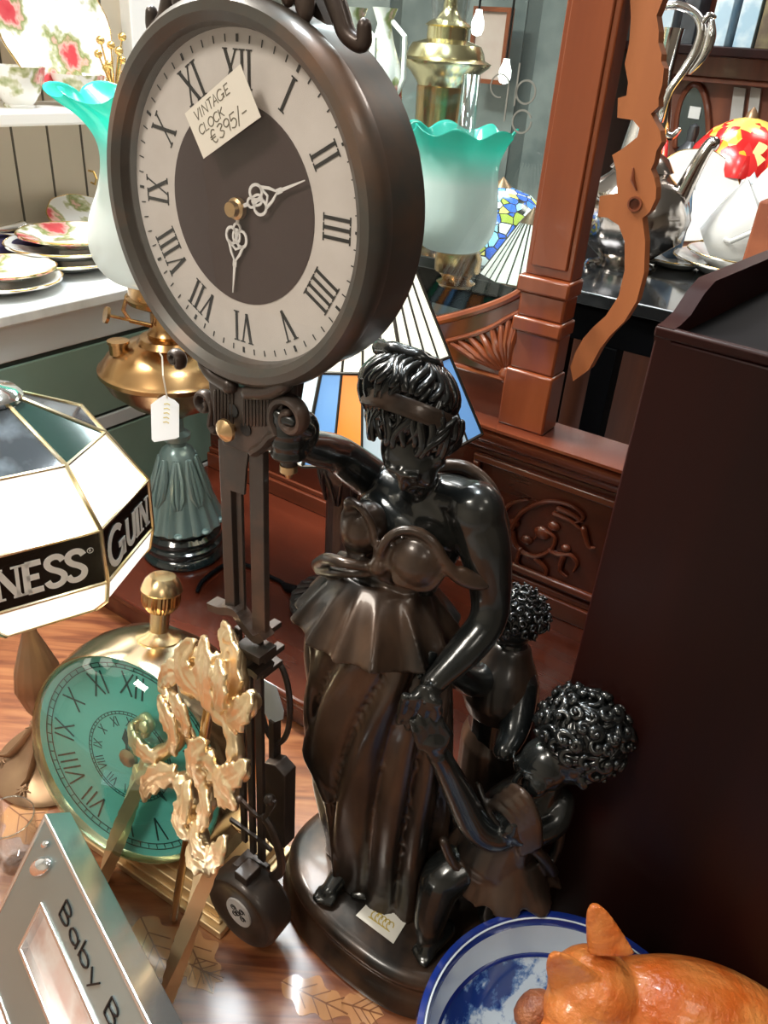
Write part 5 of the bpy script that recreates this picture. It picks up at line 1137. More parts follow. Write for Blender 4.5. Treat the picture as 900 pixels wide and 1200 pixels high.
b = B(); b.lathe([(1e-4, 0), (BR*.48, 0), (BR*.50, .004), (BR*.47, .010), (BR*.74, .030), (BR*.90, .078), (BR*.985, BH-.008), (BR*1.01, BH-.002), (BR*1.0, BH+.003), (BR*.96, BH+.004), (BR*.92, BH-.003), (BR*.88, BH-.034), (BR*.85, BH-.038)], BC, EZ, 96, cap=False); obj('outside', b, M_cob, bw, smooth=50, label='cobalt blue outside and rim')
b = B(); b.lathe([(BR*.918, BH-.004), (BR*.900, BH-.018), (BR*.87, BH-.036)], BC, EZ, 96, cap=False); ins = obj('inner_band', b, M_pale, bw, smooth=180)
b = B(); b.lathe([(BR*.872, BH-.0355), (BR*.74, BH-.065), (BR*.5, BH-.085), (1e-4, BH-.09)], BC, EZ, 96, cap=False); obj('inside_picture', b, M_tran, bw, smooth=180, label='inside printed with blue trees and landscape')
b = B(); b.tube([BC+Vector((math.cos(2*PI*i/96)*BR*.945, math.sin(2*PI*i/96)*BR*.945, BH+.0022)) for i in range(96)], .0008, 6, closed=True); obj('white_line', b, M_pale, ins)

# ================================================================ orange cat figurine lying in the bowl
M_cat = P('orange_resin', (.56, .115, .016), .34, coat=.3, col2=(.82, .33, .09), nscale=26, stretch=(1, 1, 1), bump=1., bscale=150, sharp=(.35, .75))
M_cat.node_tree.nodes['Principled BSDF'].inputs['Subsurface Weight'].default_value = .15; M_cat.node_tree.nodes['Principled BSDF'].inputs['Subsurface Radius'].default_value = (.02, .008, .003)
ct_ = root('cat_figurine', 'glossy orange fox-like cat ornament lying in the blue and white bowl', 'figurine', A(760, 1180, .375))
b = B()
def cq(pts, n=18):
    q = smooth_path(pts, 5); b.tube([A(p_[0], p_[1], p_[2]) for p_ in q], [p_[3] for p_ in q], n)
cq([(735, 1165, .372, .030), (775, 1180, .366, .040), (830, 1200, .362, .046), (890, 1232, .358, .046), (960, 1270, .356, .038)], 22)
hcC = A(694, 1160, .366); b.ell(hcC, (.036, .034, .031), None, 22, 14)
b.ell(A(672, 1185, .352), (.025, .025, .023), None, 18, 12); b.ell(A(652, 1215, .336), (.014, .017, .013), None, 16, 10)      # muzzle
for (tx, ty, bx0, by0, bx1, by1, Y0, Y1) in ((697, 1060, 692, 1118, 742, 1118, .388, .372), (648, 1118, 652, 1172, 704, 1150, .362, .358)):
    tip = A(tx, ty, Y0); e0, e1 = A(bx0, by0, Y1), A(bx1, by1, Y1); bk = FW*.012; m_ = (e0+e1)/2; rings = []
    for i in range(9):
        t = i/8; c_ = m_.lerp(tip, t); hw = (e1-e0)*(.46*(1-t)**.6+.11); dp = bk*(1-t*.6)
        rings.append([c_+hw*math.cos(2*PI*j/16)+dp*(math.sin(2*PI*j/16)*(1 if math.sin(2*PI*j/16) > 0 else .45)) for j in range(16)])
    b.loft(rings)
cq([(720, 1200, .345, .016), (690, 1240, .325, .015), (660, 1262, .315, .014)], 12); cq([(770, 1225, .335, .02), (740, 1265, .315, .017)], 12)   # fore legs
cq([(930, 1250, .36, .03), (905, 1280, .34, .025), (850, 1290, .33, .016)], 12)
body = obj_me('body', fuse(b, .0018, 3), M_cat, ct_, smooth=180)
b = B(); cq([(618, 1190, .352, .012), (632, 1180, .358, .0135), (646, 1200, .352, .012)], 14); tl = obj('tail_tip', b, P('brown_resin', (.22, .06, .03), .4, col2=(.42, .15, .06), nscale=60, bump=1., bscale=240), ct_, smooth=180, label='rough brown tail tip')

# ================================================================ white painted dresser on the left
S0 = -.83
def onL(px, py, s=S0): return onS(px, py, s)
def PS(px, py, s): d_, z_ = onS(px, py, s); return SD(s, d_, z_)
zt = onL(40, 371)[1]; zu = onL(40, 358)[1]; zc_ = onL(40, 423)[1]
dr = root('white_dresser', 'white painted dresser with marble top and sage green drawers at left', 'dresser', SD(S0-.22, .1, ZF))
D0, D1 = -.75, onS(150, 30, S0-.38)[0]
b = B(); fbox(b, S0-.42, S0+.015, D0, D1, zu-.018, zu); obj('marble_slab', b, M_slab, dr, bevel=.003)
b = B(); fbox(b, S0-.40, S0-.006, D0+.02, D1-.02, ZF, zu-.018); obj('carcass', b, M_greyp, dr, smooth=0)
ztop_ = zu-.020; hts = [(ztop_-.055, ztop_, M_greyp), (ztop_-.185, ztop_-.063, M_greenp), (ztop_-.215, ztop_-.19, M_greyp), (ztop_-.36, ztop_-.22, M_greenp), (ztop_-.40, ztop_-.365, M_greyp), (ZF+.05, ztop_-.41, M_greenp)]
for i, (a_, c_, mt_) in enumerate(hts):
    b = B(); fbox(b, S0-.008, S0, D0+.03, D1-.03, a_, c_); obj('drawer_front' if mt_ is M_greenp else 'rail', b, mt_, dr, bevel=.002, smooth=0)
    b = B(); fbox(b, S0-.007, S0-.004, D0+.03, D1-.03, c_, c_+.006); obj('drawer_gap', b, M_gap, dr, smooth=0)
# board back and shelf
SB = S0-.40
zb0 = zu; sh_z = onS(40, 148, S0-.22)[1]
b = B(); fbox(b, SB-.02, SB, D0, D1, zu, 1.3); bk_ = obj('back_panel', b, M_cream, dr, smooth=0)
b = B(); dd_ = onS(20, 200, SB)[0]
for i in range(-6, 12): fbox(b, SB, SB+.0012, dd_+.075*i-.002, dd_+.075*i+.002, zu, 1.3)
obj('board_groove', b, P('groove', (.10, .085, .06), .8), bk_, smooth=0)
sh_top = onS(40, 122, S0-.22)[1]
b = B(); fbox(b, SB, S0-.22, D0, D1, sh_z, sh_z+.022); obj('shelf', b, M_white, dr, bevel=.004)
b = B(); fbox(b, SB-.02, SB+.03, D1, D1+.22, ZF, 1.3); obj('upright', b, P('overlit_white_paint', (.92, .91, .88), .4), dr, bevel=.003)  # board stands in for a bright lit strip; the glare is in its white
b = B(); fbox(b, SB, S0-.24, D0, D1, 1.25, 1.3); obj('top_board', b, M_white, dr, bevel=.003)
# china on the dresser
def plate(name, c, ax, r_, mat, label, cat='plate', group=None, dep=.10):
    o = root(name, label, cat, c, group=group)
    b = B(); b.lathe([(1e-4, 0), (r_*.55, 0), (r_*.58, r_*.01), (r_*.75, r_*dep*.55), (r_, r_*dep), (r_*1.005, r_*dep+.002), (r_*.99, r_*dep+.004), (r_*.74, r_*dep*.55+.005), (r_*.55, .006), (1e-4, .005)], c, ax, 56, mod=lambda a, R_, z_: 1+(.012*math.sin(10*a) if R_ > r_*.9 else 0), cap=False); obj('dish', b, mat, o, smooth=50)
    u, v, w_ = frame(ax); b = B(); b.tube([c+w_*(r_*dep+.003)+(u*math.cos(2*PI*i/64)+v*math.sin(2*PI*i/64))*r_*1.0*(1+.012*math.sin(10*2*PI*i/64)) for i in range(64)], .0013, 6, closed=True); obj('gilt_edge', b, M_gold, o)
    return o
def cup(name, c, r_, h, mat, label, hdir, group=None, ax=EZ, cat='cup'):
    o = root(name, label, cat, c, group=group)
    b = B(); b.lathe([(1e-4, 0), (r_*.5, 0), (r_*.52, h*.05), (r_*.48, h*.09), (r_*.72, h*.35), (r_*.9, h*.7), (r_, h), (r_*.96, h), (r_*.86, h*.7), (r_*.68, h*.36), (r_*.4, h*.13), (1e-4, h*.12)], c, ax, 48, cap=False); obj('bowl', b, mat, o, smooth=60)
    hd_ = Vector(hdir).normalized(); w_ = Vector(ax).normalized(); b = B(); q = smooth_path([tuple(c+hd_*r_*.88+w_*h*.8), tuple(c+hd_*r_*1.35+w_*h*.92), tuple(c+hd_*r_*1.5+w_*h*.62), tuple(c+hd_*r_*1.2+w_*h*.35), tuple(c+hd_*r_*.74+w_*h*.36)], 5); b.tube([Vector(p_) for p_ in q], h*.055, 8); obj('handle', b, mat, o)
    return o
shz = sh_z+.022
def onshelf(px, py, s): p_ = PS(px, py, s); return Vector((p_.x, p_.y, shz))
k_ = onshelf(22, 118, S0-.29); hS = PS(22, 55, S0-.29).z-shz
cup('teacup', k_, 34*MPP(k_), .062, M_rose, 'rose patterned teacup at the left end of the white shelf', -E2, 'rose patterned china on the white shelf')
k2 = onshelf(94, 116, S0-.29); cup('teacup', k2, 30*MPP(k2), .052, M_rose, 'rose patterned teacup with curled handle in front of the leaning plate', E2, 'rose patterned china on the white shelf')
plc = PS(62, 40, SB+.05); pr_ = (plc.z-shz)*1.02
plate('plate', Vector((plc.x, plc.y, shz+.118)), (E1*.96+EZ*.28), .115, M_rose, 'large rose bordered plate leaning on the back of the white shelf', group=None, dep=.09)
gp = onshelf(134, 108, S0-.27); go = root('gilt_ornament', 'gilt flower spray ornament at the right end of the white shelf', 'ornament', gp)
hg = PS(134, 36, S0-.27).z-shz
b = B(); b.lathe([(1e-4, 0), (.016, 0), (.018, .004), (.006, .010), (.005, .02), (1e-4, .02)], gp, EZ, 20); obj('foot', b, M_gold, go)
b = B()
for i in range(9):
    a = i*2.4; tp = gp+Vector((math.cos(a)*.022, math.sin(a)*.022, hg*(.45+.06*i))); b.tube([gp+EZ*.015, gp*.5+tp*.5+Vector((0, 0, .01)), tp], .0016, 6); b.ell(tp, (.008, .006, .007), None, 8, 6)
obj('spray', b, M_gold, go)
def onTop(px, py, s): p_ = PS(px, py, s); return Vector((p_.x, p_.y, zu))
# plates on the marble: pairs in stacks
zz = .0
def tray(px, py, s, r_, nm, label, mats):
    p_ = onTop(px, py, s)
    for i, (rr, mt_, lb) in enumerate(mats): plate('plate', p_+EZ*(.001+.017*i)+E2*(.01*i), EZ, rr, mt_, lb, group='rose plates stacked on the marble top', dep=.16)
tray(80, 322, S0-.17, .1, 'plate', '', [(.115, M_china, 'plain white plate at the bottom of the stack beside the green shade'), (.105, M_china, 'white plate second from the bottom of the stack beside the green shade'), (.092, M_rose, 'rose centred dish on top of the stack beside the green shade')])
tray(4, 340, S0-.11, .1, 'plate', '', [(.09, M_china, 'white saucer at the left edge of the marble top'), (.075, M_rose, 'rose saucer resting in the white saucer at the left edge')])
p_ = onTop(110, 285, S0-.31); plate('plate', p_+EZ*.022, (EZ*.8+E1*.4).normalized(), .085, M_rose, 'rose plate propped behind the plate stack on the marble top', dep=.12)
p_ = onTop(14, 300, S0-.27); bx = root('presentation_box', 'open dark blue box with silver spoons at the left of the marble top', 'box', p_)
b = B(); b.box(p_+EZ*.018, (.10, .13, .036), FX); obj('case', b, P('navy_velvet', (.03, .02, .07), .8), bx, bevel=.003)
b = B(); q = p_+EZ*.046+E2*-.02; b.tube([q-E2*.06, q, q+E2*.05], [.006, .008, .014], 12); b.ell(q+E2*.055, (.02, .03, .010), FX); obj('spoon_bowl', b, M_silver, bx)
bh = PS(53, 205, SB); hk = root('brass_hook', 'small brass cup hook on the cream boarded back', 'hook', PS(104, 205, SB+.003))
b = B(); hq = PS(104, 200, SB+.002); b.tube([hq, hq+E1*.015, hq+E1*.022-EZ*.012, hq+E1*.016-EZ*.024, hq+E1*.004-EZ*.022], .0022, 8); obj('hook', b, M_gold, hk)

# ================================================================ silver, china and lamp beyond the fretwork
CT = .40
def onM(px, py): return T(px, py, CT)
M_silvd = P('tarnished_silver', (.50, .46, .43), .16, 1.)
tp = onM(728, 312); tpo = root('teapot', 'silver teapot with long curved spout on the black marble behind the bracket', 'teapot', tp)
sp_ = W(tp)/FPX; TR = 62*sp_
right_ = Vector((.92, .38, 0)).normalized()
b = B(); b.lathe([(1e-4, 0), (TR*.55, 0), (TR*.58, .006), (TR*.42, .014), (TR*.5, .022), (TR*.92, TR*.55), (TR, TR*.95), (TR*.86, TR*1.35), (TR*.55, TR*1.6), (TR*.5, TR*1.66), (TR*.56, TR*1.7), (TR*.42, TR*1.9), (TR*.15, TR*2.05), (TR*.1, TR*2.15), (TR*.16, TR*2.25), (1e-4, TR*2.4)], tp, EZ, 56, mod=lambda a, r_, z_: 1+(.04*abs(math.sin(6*a)) if TR*.3 < z_ < TR*1.5 else 0)); tpb = obj('body', b, M_silvd, tpo)
def aY(px, py, dy=0): return A(px, py, tp.y+dy)
b = B(); q = smooth_path([(742, 288, -.02, .034), (765, 276, -.03, .030), (785, 252, -.035, .022), (804, 218, -.04, .016), (820, 188, -.045, .0125), (830, 172, -.045, .0115), (836, 168, -.045, .013)], 5); b.tube([aY(*p_[:3]) for p_ in q], [p_[3]*1.1 for p_ in q], 14); obj('spout', b, M_silvd, tpo)
b = B()
for pix in ([(745, 262), (760, 258), (770, 246), (764, 238), (757, 246)], [(740, 276), (760, 286), (778, 272)], [(708, 262), (718, 258), (728, 268), (722, 282), (712, 276)], [(716, 268), (726, 290), (736, 296)]):
    q = smooth_path([(x, y) for x, y in pix], 5); b.tube([aY(x, y, -.075) for x, y in q], .004, 8)
obj('repousse_scroll', b, M_silver, tpb)
b = B(); b.tube([tp-right_*TR*.9+EZ*TR*1.3, tp-right_*TR*1.5+EZ*TR*1.5, tp-right_*TR*1.7+EZ*TR*.9, tp-right_*TR*.95+EZ*TR*.6], .007, 10); obj('handle', b, M_silver, tpo)
b = B()
for a in (.3, 1.87, 3.44, 5.0): d_ = Vector((math.cos(a), math.sin(a), 0)); b.tube([tp+d_*TR*.5+EZ*.014, tp+d_*TR*.72+EZ*.010, tp+d_*TR*.74+EZ*.003], .006, 8)
obj('scroll_feet', b, M_silver, tpo)
# tall ewer behind, only its handle and lip rise over the teapot
ew = T(736, 268, CT); eo = root('claret_jug', 'tall silver claret jug with swan neck handle rising above the teapot', 'jug', ew)
def eY(px, py, dy=0): return A(px, py, ew.y+dy)
er = 21*MPP(ew+EZ*.2)
ztp = eY(752, 30).z-ew.z
b = B(); b.lathe([(1e-4, 0), (er*1.3, 0), (er*1.25, .01), (er*.5, .03), (er*.5, .05), (er*1.2, .10), (er*1.35, ztp*.38), (er*1.0, ztp*.6), (er*.62, ztp*.8), (er*.66, ztp*.95), (er*.72, ztp), (er*.6, ztp), (1e-4, ztp*.97)], ew, EZ, 40); obj('body', b, M_silver, eo)
b = B(); q = smooth_path([(762, 12, 0, .008), (790, 6, -.02, .009), (812, 14, -.03, .010), (822, 32, -.04, .011), (816, 58, -.04, .012), (800, 84, -.04, .010), (784, 108, -.04, .009), (775, 135, -.04, .010), (772, 152, -.03, .012), (786, 160, -.03, .010), (796, 152, -.03, .006)], 5); b.tube([eY(*p_[:3]) for p_ in q], [p_[3] for p_ in q], 12)
q = smooth_path([(822, 30, -.045, .004), (830, 18, -.045, .007), (838, 20, -.045, .004)], 5); b.tube([eY(*p_[:3]) for p_ in q], [p_[3] for p_ in q], 10)
q = smooth_path([(834, 24, -.045, .007), (832, 44, -.045, .014), (824, 66, -.045, .011), (808, 86, -.045, .004)], 5); b.tube([eY(*p_[:3]) for p_ in q], [p_[3] for p_ in q], 12); obj('handle', b, M_silver, eo)
b = B(); q = smooth_path([(745, 150, 0, .010), (762, 160, -.01, .022), (775, 152, -.02, .014)], 5); b.tube([eY(*p_[:3]) for p_ in q], [p_[3] for p_ in q], 12); obj('mount', b, M_silver, eo)
# dark figurine
fg = T(788, 258, CT); fo = root('small_figurine', 'small dark pewter figurine behind the teapot spout', 'figurine', fg); fh = A(788, 142, fg.y).z-CT
b = B(); b.lathe([(1e-4, 0), (.032, 0), (.032, .01), (.02, .02), (.024, fh*.35), (.030, fh*.6), (.027, fh*.74), (.012, fh*.82), (.015, fh*.9), (.012, fh*.97), (1e-4, fh)], fg, EZ, 24, mod=lambda a, r_, z_: 1+.12*math.sin(3*a+z_*30)); obj('body', b, P('pewter', (.10, .11, .12), .35, .7), fo)
# white china
M_porc = P('porcelain', (.74, .73, .70), .15, coat=.3)
wp = T(818, 296, CT); wpy = wp.y+.13; plr = 52*MPP(A(806, 246, wpy)); tl_ = math.radians(68)
axp = (Vector((-.25, -.92, 0)).normalized()*math.sin(tl_)+EZ*math.cos(tl_))
plate('plate', Vector((A(806, 246, wpy).x, wpy, CT+plr*.93+.004)), axp, plr, M_porc, 'round white gilt edged plate standing on edge behind the spout', dep=.06)
plate('saucer', T(792, 312, CT)+EZ*.002, EZ, .075, M_porc, 'white gilt edged dish lying below the standing plate', 'saucer', dep=.2)
sc1 = T(862, 322, CT); plate('saucer', sc1+EZ*.001, EZ, 74*MPP(sc1), M_porc, 'white gilt edged saucer at the bottom of the cup stack', 'saucer', group='white cup and saucers on black marble', dep=.2); plate('saucer', sc1+EZ*.015, EZ, 60*MPP(sc1), M_porc, 'smaller white saucer under the tipped cup', 'saucer', group='white cup and saucers on black marble', dep=.25)
cax = (A(892, 252, sc1.y-.02)-A(828, 282, sc1.y+.01)).normalized()
def bowlcup(name, px, py, dy, r_, h, label):
    c = A(px, py, sc1.y+dy); o = root(name, label, 'cup', c, group='white cup and saucers on black marble')
    b = B(); b.lathe([(1e-4, 0), (r_*.42, 0), (r_*.45, h*.06), (r_*.62, h*.25), (r_*.80, h*.55), (r_*.92, h*.85), (r_, h), (r_*.97, h), (r_*.88, h*.84), (r_*.76, h*.55), (r_*.5, h*.2), (1e-4, h*.15)], c, cax, 48, cap=False); obj('bowl', b, M_porc, o, smooth=60)
    u, v, w_ = frame(cax); b = B(); b.tube([c+cax*h*.8-u*r_*.85+EZ*0, c+cax*h*.85-u*r_*1.3, c+cax*h*.45-u*r_*1.25, c+cax*h*.35-u*r_*.68], .005, 8); obj('handle', b, M_porc, o)
bowlcup('cup', 828, 286, .0, 48*MPP(sc1), 62*MPP(sc1), 'white cup lying tipped on the saucers'); bowlcup('cup', 872, 262, -.02, 52*MPP(sc1), 60*MPP(sc1), 'white cup nested in the mouth of the tipped cup')
# red leaded lamp
rl = A(856, 230, 2.25); rb = Vector((rl.x, rl.y, CT)); RLx = 60*MPP(rl)
mm, t, bs = nt('red_leaded_glass'); bs.inputs['Roughness'].default_value = .2
tc = t.nodes.new('ShaderNodeTexCoord'); v = t.nodes.new('ShaderNodeTexVoronoi'); v.inputs['Scale'].default_value = 34; mp = t.nodes.new('ShaderNodeMapping'); mp.inputs['Scale'].default_value = (1.5, 1.5, .55); lk(t, tc.outputs['Object'], mp.inputs[0]); lk(t, mp.outputs[0], v.inputs['Vector'])
r = t.nodes.new('ShaderNodeValToRGB'); r.color_ramp.interpolation = 'CONSTANT'; e = r.color_ramp.elements; e[0].position = 0; e[0].color = (.50, .015, .015, 1); e[1].position = .72; e[1].color = (.85, .36, .03, 1); q = e.new(.90); q.color = (.9, .7, .3, 1); q = e.new(.35); q.color = (.68, .03, .03, 1)
sp2 = t.nodes.new('ShaderNodeSeparateColor'); lk(t, v.outputs['Color'], sp2.inputs[0]); lk(t, sp2.outputs[0], r.inputs['Fac'])
_s = t.nodes.new('ShaderNodeSeparateXYZ'); lk(t, tc.outputs['Object'], _s.inputs[0]); _m = t.nodes.new('ShaderNodeMapRange'); lk(t, _s.outputs['Z'], _m.inputs['Value'])
_zs, _zt = A(856, 202, 2.25).z-CT, A(856, 136, 2.25).z-CT; _m.inputs['From Min'].default_value = _zs+(_zt-_zs)*.55; _m.inputs['From Max'].default_value = _zt
_g = t.nodes.new('ShaderNodeMath'); _g.operation = 'GREATER_THAN'; _ad = t.nodes.new('ShaderNodeMath'); _ad.operation = 'ADD'; lk(t, _m.outputs[0], _ad.inputs[0]); lk(t, sp2.outputs[1], _ad.inputs[1]); lk(t, _ad.outputs[0], _g.inputs[0]); _g.inputs[1].default_value = .98
_x = t.nodes.new('ShaderNodeMix'); _x.data_type = 'RGBA'; lk(t, _g.outputs[0], _x.inputs[0]); lk(t, r.outputs['Color'], _x.inputs[6]); _x.inputs[7].default_value = (.85, .55, .12, 1)
lk(t, _x.outputs[2], bs.inputs['Base Color']); lk(t, _x.outputs[2], bs.inputs['Emission Color']); bs.inputs['Emission Strength'].default_value = .18
M_red = mm
lr = root('leaded_lamp', 'red and amber leaded glass lamp in the distance at right', 'lamp', rb)
b = B(); zS = A(856, 202, 2.25).z; zT = A(856, 136, 2.25).z; hS = zT-zS
b.lathe([(RLx, zS), (RLx*.985, zS+hS*.12), (RLx*.88, zS+hS*.45), (RLx*.62, zS+hS*.78), (RLx*.3, zS+hS*.95), (RLx*.1, zT), (RLx*.08, zT-.004), (RLx*.58, zS+hS*.74), (RLx*.84, zS+hS*.42), (RLx*.95, zS)], Vector((rl.x, rl.y, 0)), EZ, 64, cap=False, mod=lambda a, r_, z_: 1+(.03*math.sin(9*a) if z_ < zS+hS*.15 else 0)); obj('dome_shade', b, M_red, lr, smooth=60)
b = B(); b.lathe([(RLx*.12, zT-.004), (RLx*.1, zT+.01), (1e-4, zT+.025)], Vector((rl.x, rl.y, 0)), EZ, 20); b.lathe([(1e-4, CT), (.07, CT), (.06, CT+.02), (.015, CT+.04), (.012, zT-.01)], Vector((rl.x, rl.y, 0)), EZ, 32); obj('stand', b, M_brz, lr)
# jars under the red lamp
for i, (px, py, c_, lb) in enumerate(((792, 225, (.10, .16, .24), 'dark blue glass jar below the red lamp, nearest the spout'), (868, 222, (.25, .38, .45), 'pale blue china jar below the middle of the red lamp'), (892, 224, (.12, .22, .35), 'blue china jar below the red lamp at the right edge'))):
    jp = A(px, py+38, 1.9); jp.z = CT; jh = A(px, py-22, 1.9).z-CT; jr = root('jar', lb, 'jar', jp, group='jars below the red lamp')
    b = B(); b.lathe([(1e-4, 0), (.022, 0), (.026, jh*.2), (.027, jh*.6), (.02, jh*.78), (.02, jh*.84), (1e-4, jh*.84)], jp, EZ, 24); obj('body', b, P('jar_glaze', c_, .2, coat=.4, col2=tuple(min(1, x*2.2) for x in c_), nscale=40), jr)
    b = B(); b.lathe([(.023, jh*.84), (.022, jh*.9), (.006, jh*.95), (1e-4, jh)], jp, EZ, 20); obj('lid', b, P('jar_lid', (.5, .55, .58), .3), jr)
# wooden chair-back like upright at the far right edge
b = B(); p0 = A(872, 345, 1.12); p1 = A(905, 235, 1.16); b.loft([[p0+E1*x+E2*y for x, y in ((-.012, -.02), (.10, -.02), (.10, .02), (-.012, .02))], [p1+E1*x+E2*y for x, y in ((-.012, -.02), (.08, -.02), (.08, .02), (-.012, .02))]])
# it stands on the cabinet's far side, so carry it to the floor
p2_ = Vector((p0.x, p0.y, ZF)); b.loft([[p2_+E1*x+E2*y for x, y in ((-.012, -.02), (.10, -.02), (.10, .02), (-.012, .02))], [p0+E1*x+E2*y for x, y in ((-.012, -.02), (.10, -.02), (.10, .02), (-.012, .02))]])
tag(obj('wooden_upright', b, P('plain_mahogany', (.20, .05, .018), .55, spec=.2, col2=(.28, .08, .03), nscale=20), smooth=0, bevel=.003), 'reddish wooden furniture upright at the right edge beside the white cups', 'furniture post')
# far dresser
YD = 2.75
def fd_(px, py, Y=YD): return A(px, py, Y)
fdr = root('far_dresser', 'far mahogany dresser with arched panels and an upper shelf of blue tins', 'dresser', Vector((fd_(820, 150).x, fd_(820, 150).y+.2, ZF)))
c = fd_(820, 60); s_c = (c-FO).dot(E1); d_c = (c-FO).dot(E2)
def zat(py): return onP(820, py, d_c)[1]
M_fd = wood('far_mahogany', (.10, .028, .016), (.24, .075, .035), .35, .3)
b = B(); fbox(b, s_c-.55, s_c+.75, d_c+.02, d_c+.05, ZF, 1.6); obj('back_board', b, M_fd, fdr, smooth=0)
b = B(); fbox(b, s_c-.55, s_c+.75, d_c-.16, d_c+.02, zat(60)-.012, zat(60)+.012); obj('upper_shelf', b, M_dark, fdr, bevel=.003)
b = B(); fbox(b, s_c-.55, s_c+.75, d_c-.03, d_c+.02, zat(90), zat(62)); fbox(b, s_c-.55, s_c+.75, d_c-.05, d_c+.02, zat(96), zat(90)); obj('frieze', b, M_fd, fdr, bevel=.003)
b = B(); fbox(b, s_c-.55, s_c+.75, d_c-.20, d_c+.02, ZF, zat(260)); obj('lower_cupboard', b, M_fd, fdr, bevel=.004)
ap = smooth_path([onP(x, y, d_c) for x, y in ((790, 172), (793, 135), (800, 112), (812, 99), (822, 106), (828, 130), (830, 172))], 6)
b = B(); b.prism(ap, SD(0, d_c, 0), E1, EZ, E2, .006, .019); obj('arched_mirror', b, P('dim_mirror', (.10, .13, .13), .15, .6), fdr, smooth=0)
b = B(); b.tube([SD(s_, d_c+.008, z_) for s_, z_ in ap], .009, 8); obj('arch_bead', b, M_fd, fdr)
q = [onP(x, y, d_c+.004) for x, y in ((809, 124), (822, 126), (819, 140), (806, 138))]; b = B(); b.prism(q, SD(0, d_c, 0), E1, EZ, E2, .002, .004); tag(obj('price_card', b, P('white_card', (.82, .85, .82), .6), smooth=0), 'small white price card on the arched panel of the far dresser', 'card')
for x0, x1 in ((856, 872), (876, 890)):
    q = [onP(x, y, d_c+.004) for x, y in ((x0+4, 102), (x1+2, 104), (x1-4, 150), (x0-2, 148))]; b = B(); b.prism(q, SD(0, d_c, 0), E1, EZ, E2, .004, .018); obj('glazed_panel', b, P('grey_pane', (.4, .4, .38), .3, col2=(.6, .6, .57), nscale=4), fdr, smooth=0)
zsh = zat(60)+.0125
for i, (x0, x1, c1, c2, lb) in enumerate(((772, 790, (.45, .58, .66), (.7, .78, .8), 'pale blue box on the far upper shelf, leftmost, seen behind the jug handle'), (836, 856, (.40, .58, .70), (.75, .85, .88), 'pale blue printed box on the far upper shelf, left of the gap'), (866, 888, (.36, .55, .68), (.72, .84, .88), 'blue and white printed box on the far upper shelf, right of the gap'), (892, 915, (.10, .07, .04), (.22, .18, .08), 'dark gilt patterned box at the right end of the far shelf'), (800, 818, (.02, .025, .03), (.05, .06, .07), 'black box on the far upper shelf inside the jug handle curve'))):
    a0, a1 = onP(x0, 40, d_c-.08)[0], onP(x1, 40, d_c-.08)[0]; b = B(); fbox(b, a0, a1, d_c-.12, d_c-.02, zsh, zsh+.24)
    tag(obj('printed_box', b, P('printed_card', c1, .45, col2=c2, nscale=16, sharp=(.4, .6)), bevel=.002, smooth=0), lb, 'box', 'boxes on the far upper shelf')

# ================================================================ things seen through the glass pane
rt = T(508, 395, CT)                                               # second oil lamp, brass font with green shade
def VY(px, py, Y): return A(px, py, Y)
Y2 = 1.52; base2 = A(524, 420, Y2); base2.z = CT
o2 = root('oil_lamp', 'brass oil lamp with green frilled glass shade standing behind the glass pane', 'oil lamp', base2)
def zz2(py): return A(524, py, Y2).z
m2_ = MPP(A(530, 240, Y2))
zs0, zs1 = zz2(292), zz2(150); hs = zs1-zs0
b = B(); b.lathe([(1e-4, 0), (20*m2_, 0), (21*m2_, .01), (15*m2_, .02), (14*m2_, .03), (22*m2_, zz2(352)-CT), (24*m2_, zz2(335)-CT), (17*m2_, zz2(328)-CT), (19*m2_, zz2(322)-CT), (27*m2_, zz2(316)-CT), (28*m2_, zz2(300)-CT), (25*m2_, zz2(292)-CT), (1e-4, zz2(292)-CT)] if zz2(352)-CT > .035 else [(1e-4, 0), (21*m2_, 0), (22*m2_, .004), (24*m2_, max(.006, zz2(335)-CT)), (17*m2_, max(.012, zz2(328)-CT)), (19*m2_, zz2(322)-CT), (27*m2_, zz2(316)-CT), (28*m2_, zz2(300)-CT), (25*m2_, zz2(292)-CT), (1e-4, zz2(292)-CT)], base2, EZ, 48, mod=lambda a, r_, z_: 1+(.03*abs(math.sin(12*a)) if zz2(316)-CT-.001 < z_ < zz2(296)-CT else 0)); obj('font', b, M_brasso, o2)
b = B(); sc_ = Vector((base2.x, base2.y, zs0)); tmp = A(536, 220, Y2); sc_.x = tmp.x; ruffle_shade(b, sc_, smooth_path([(24*m2_, 0), (36*m2_, hs*.03), (47*m2_, hs*.15), (50*m2_, hs*.3), (48*m2_, hs*.5), (45*m2_, hs*.66), (46*m2_, hs*.78), (53*m2_, hs*.9), (60*m2_, hs*1.0)], 4), lob=7, amp=.07); obj('glass_shade', b, shade_mat('green_frosted_shade_far', zs0-CT, zs1-CT+.012, .95), o2, smooth=180, label='frosted glass shade with green frilled rim')
zch = zz2(85); b = B(); b.lathe([(10*m2_, zs0), (11*m2_, zs0+.05), (10*m2_, zch), (9.4*m2_, zch), (10.4*m2_, zs0+.05), (9.4*m2_, zs0)], Vector((sc_.x+.004, sc_.y, 0)), EZ, 28, cap=False); obj('chimney', b, M_clear, o2, smooth=180)
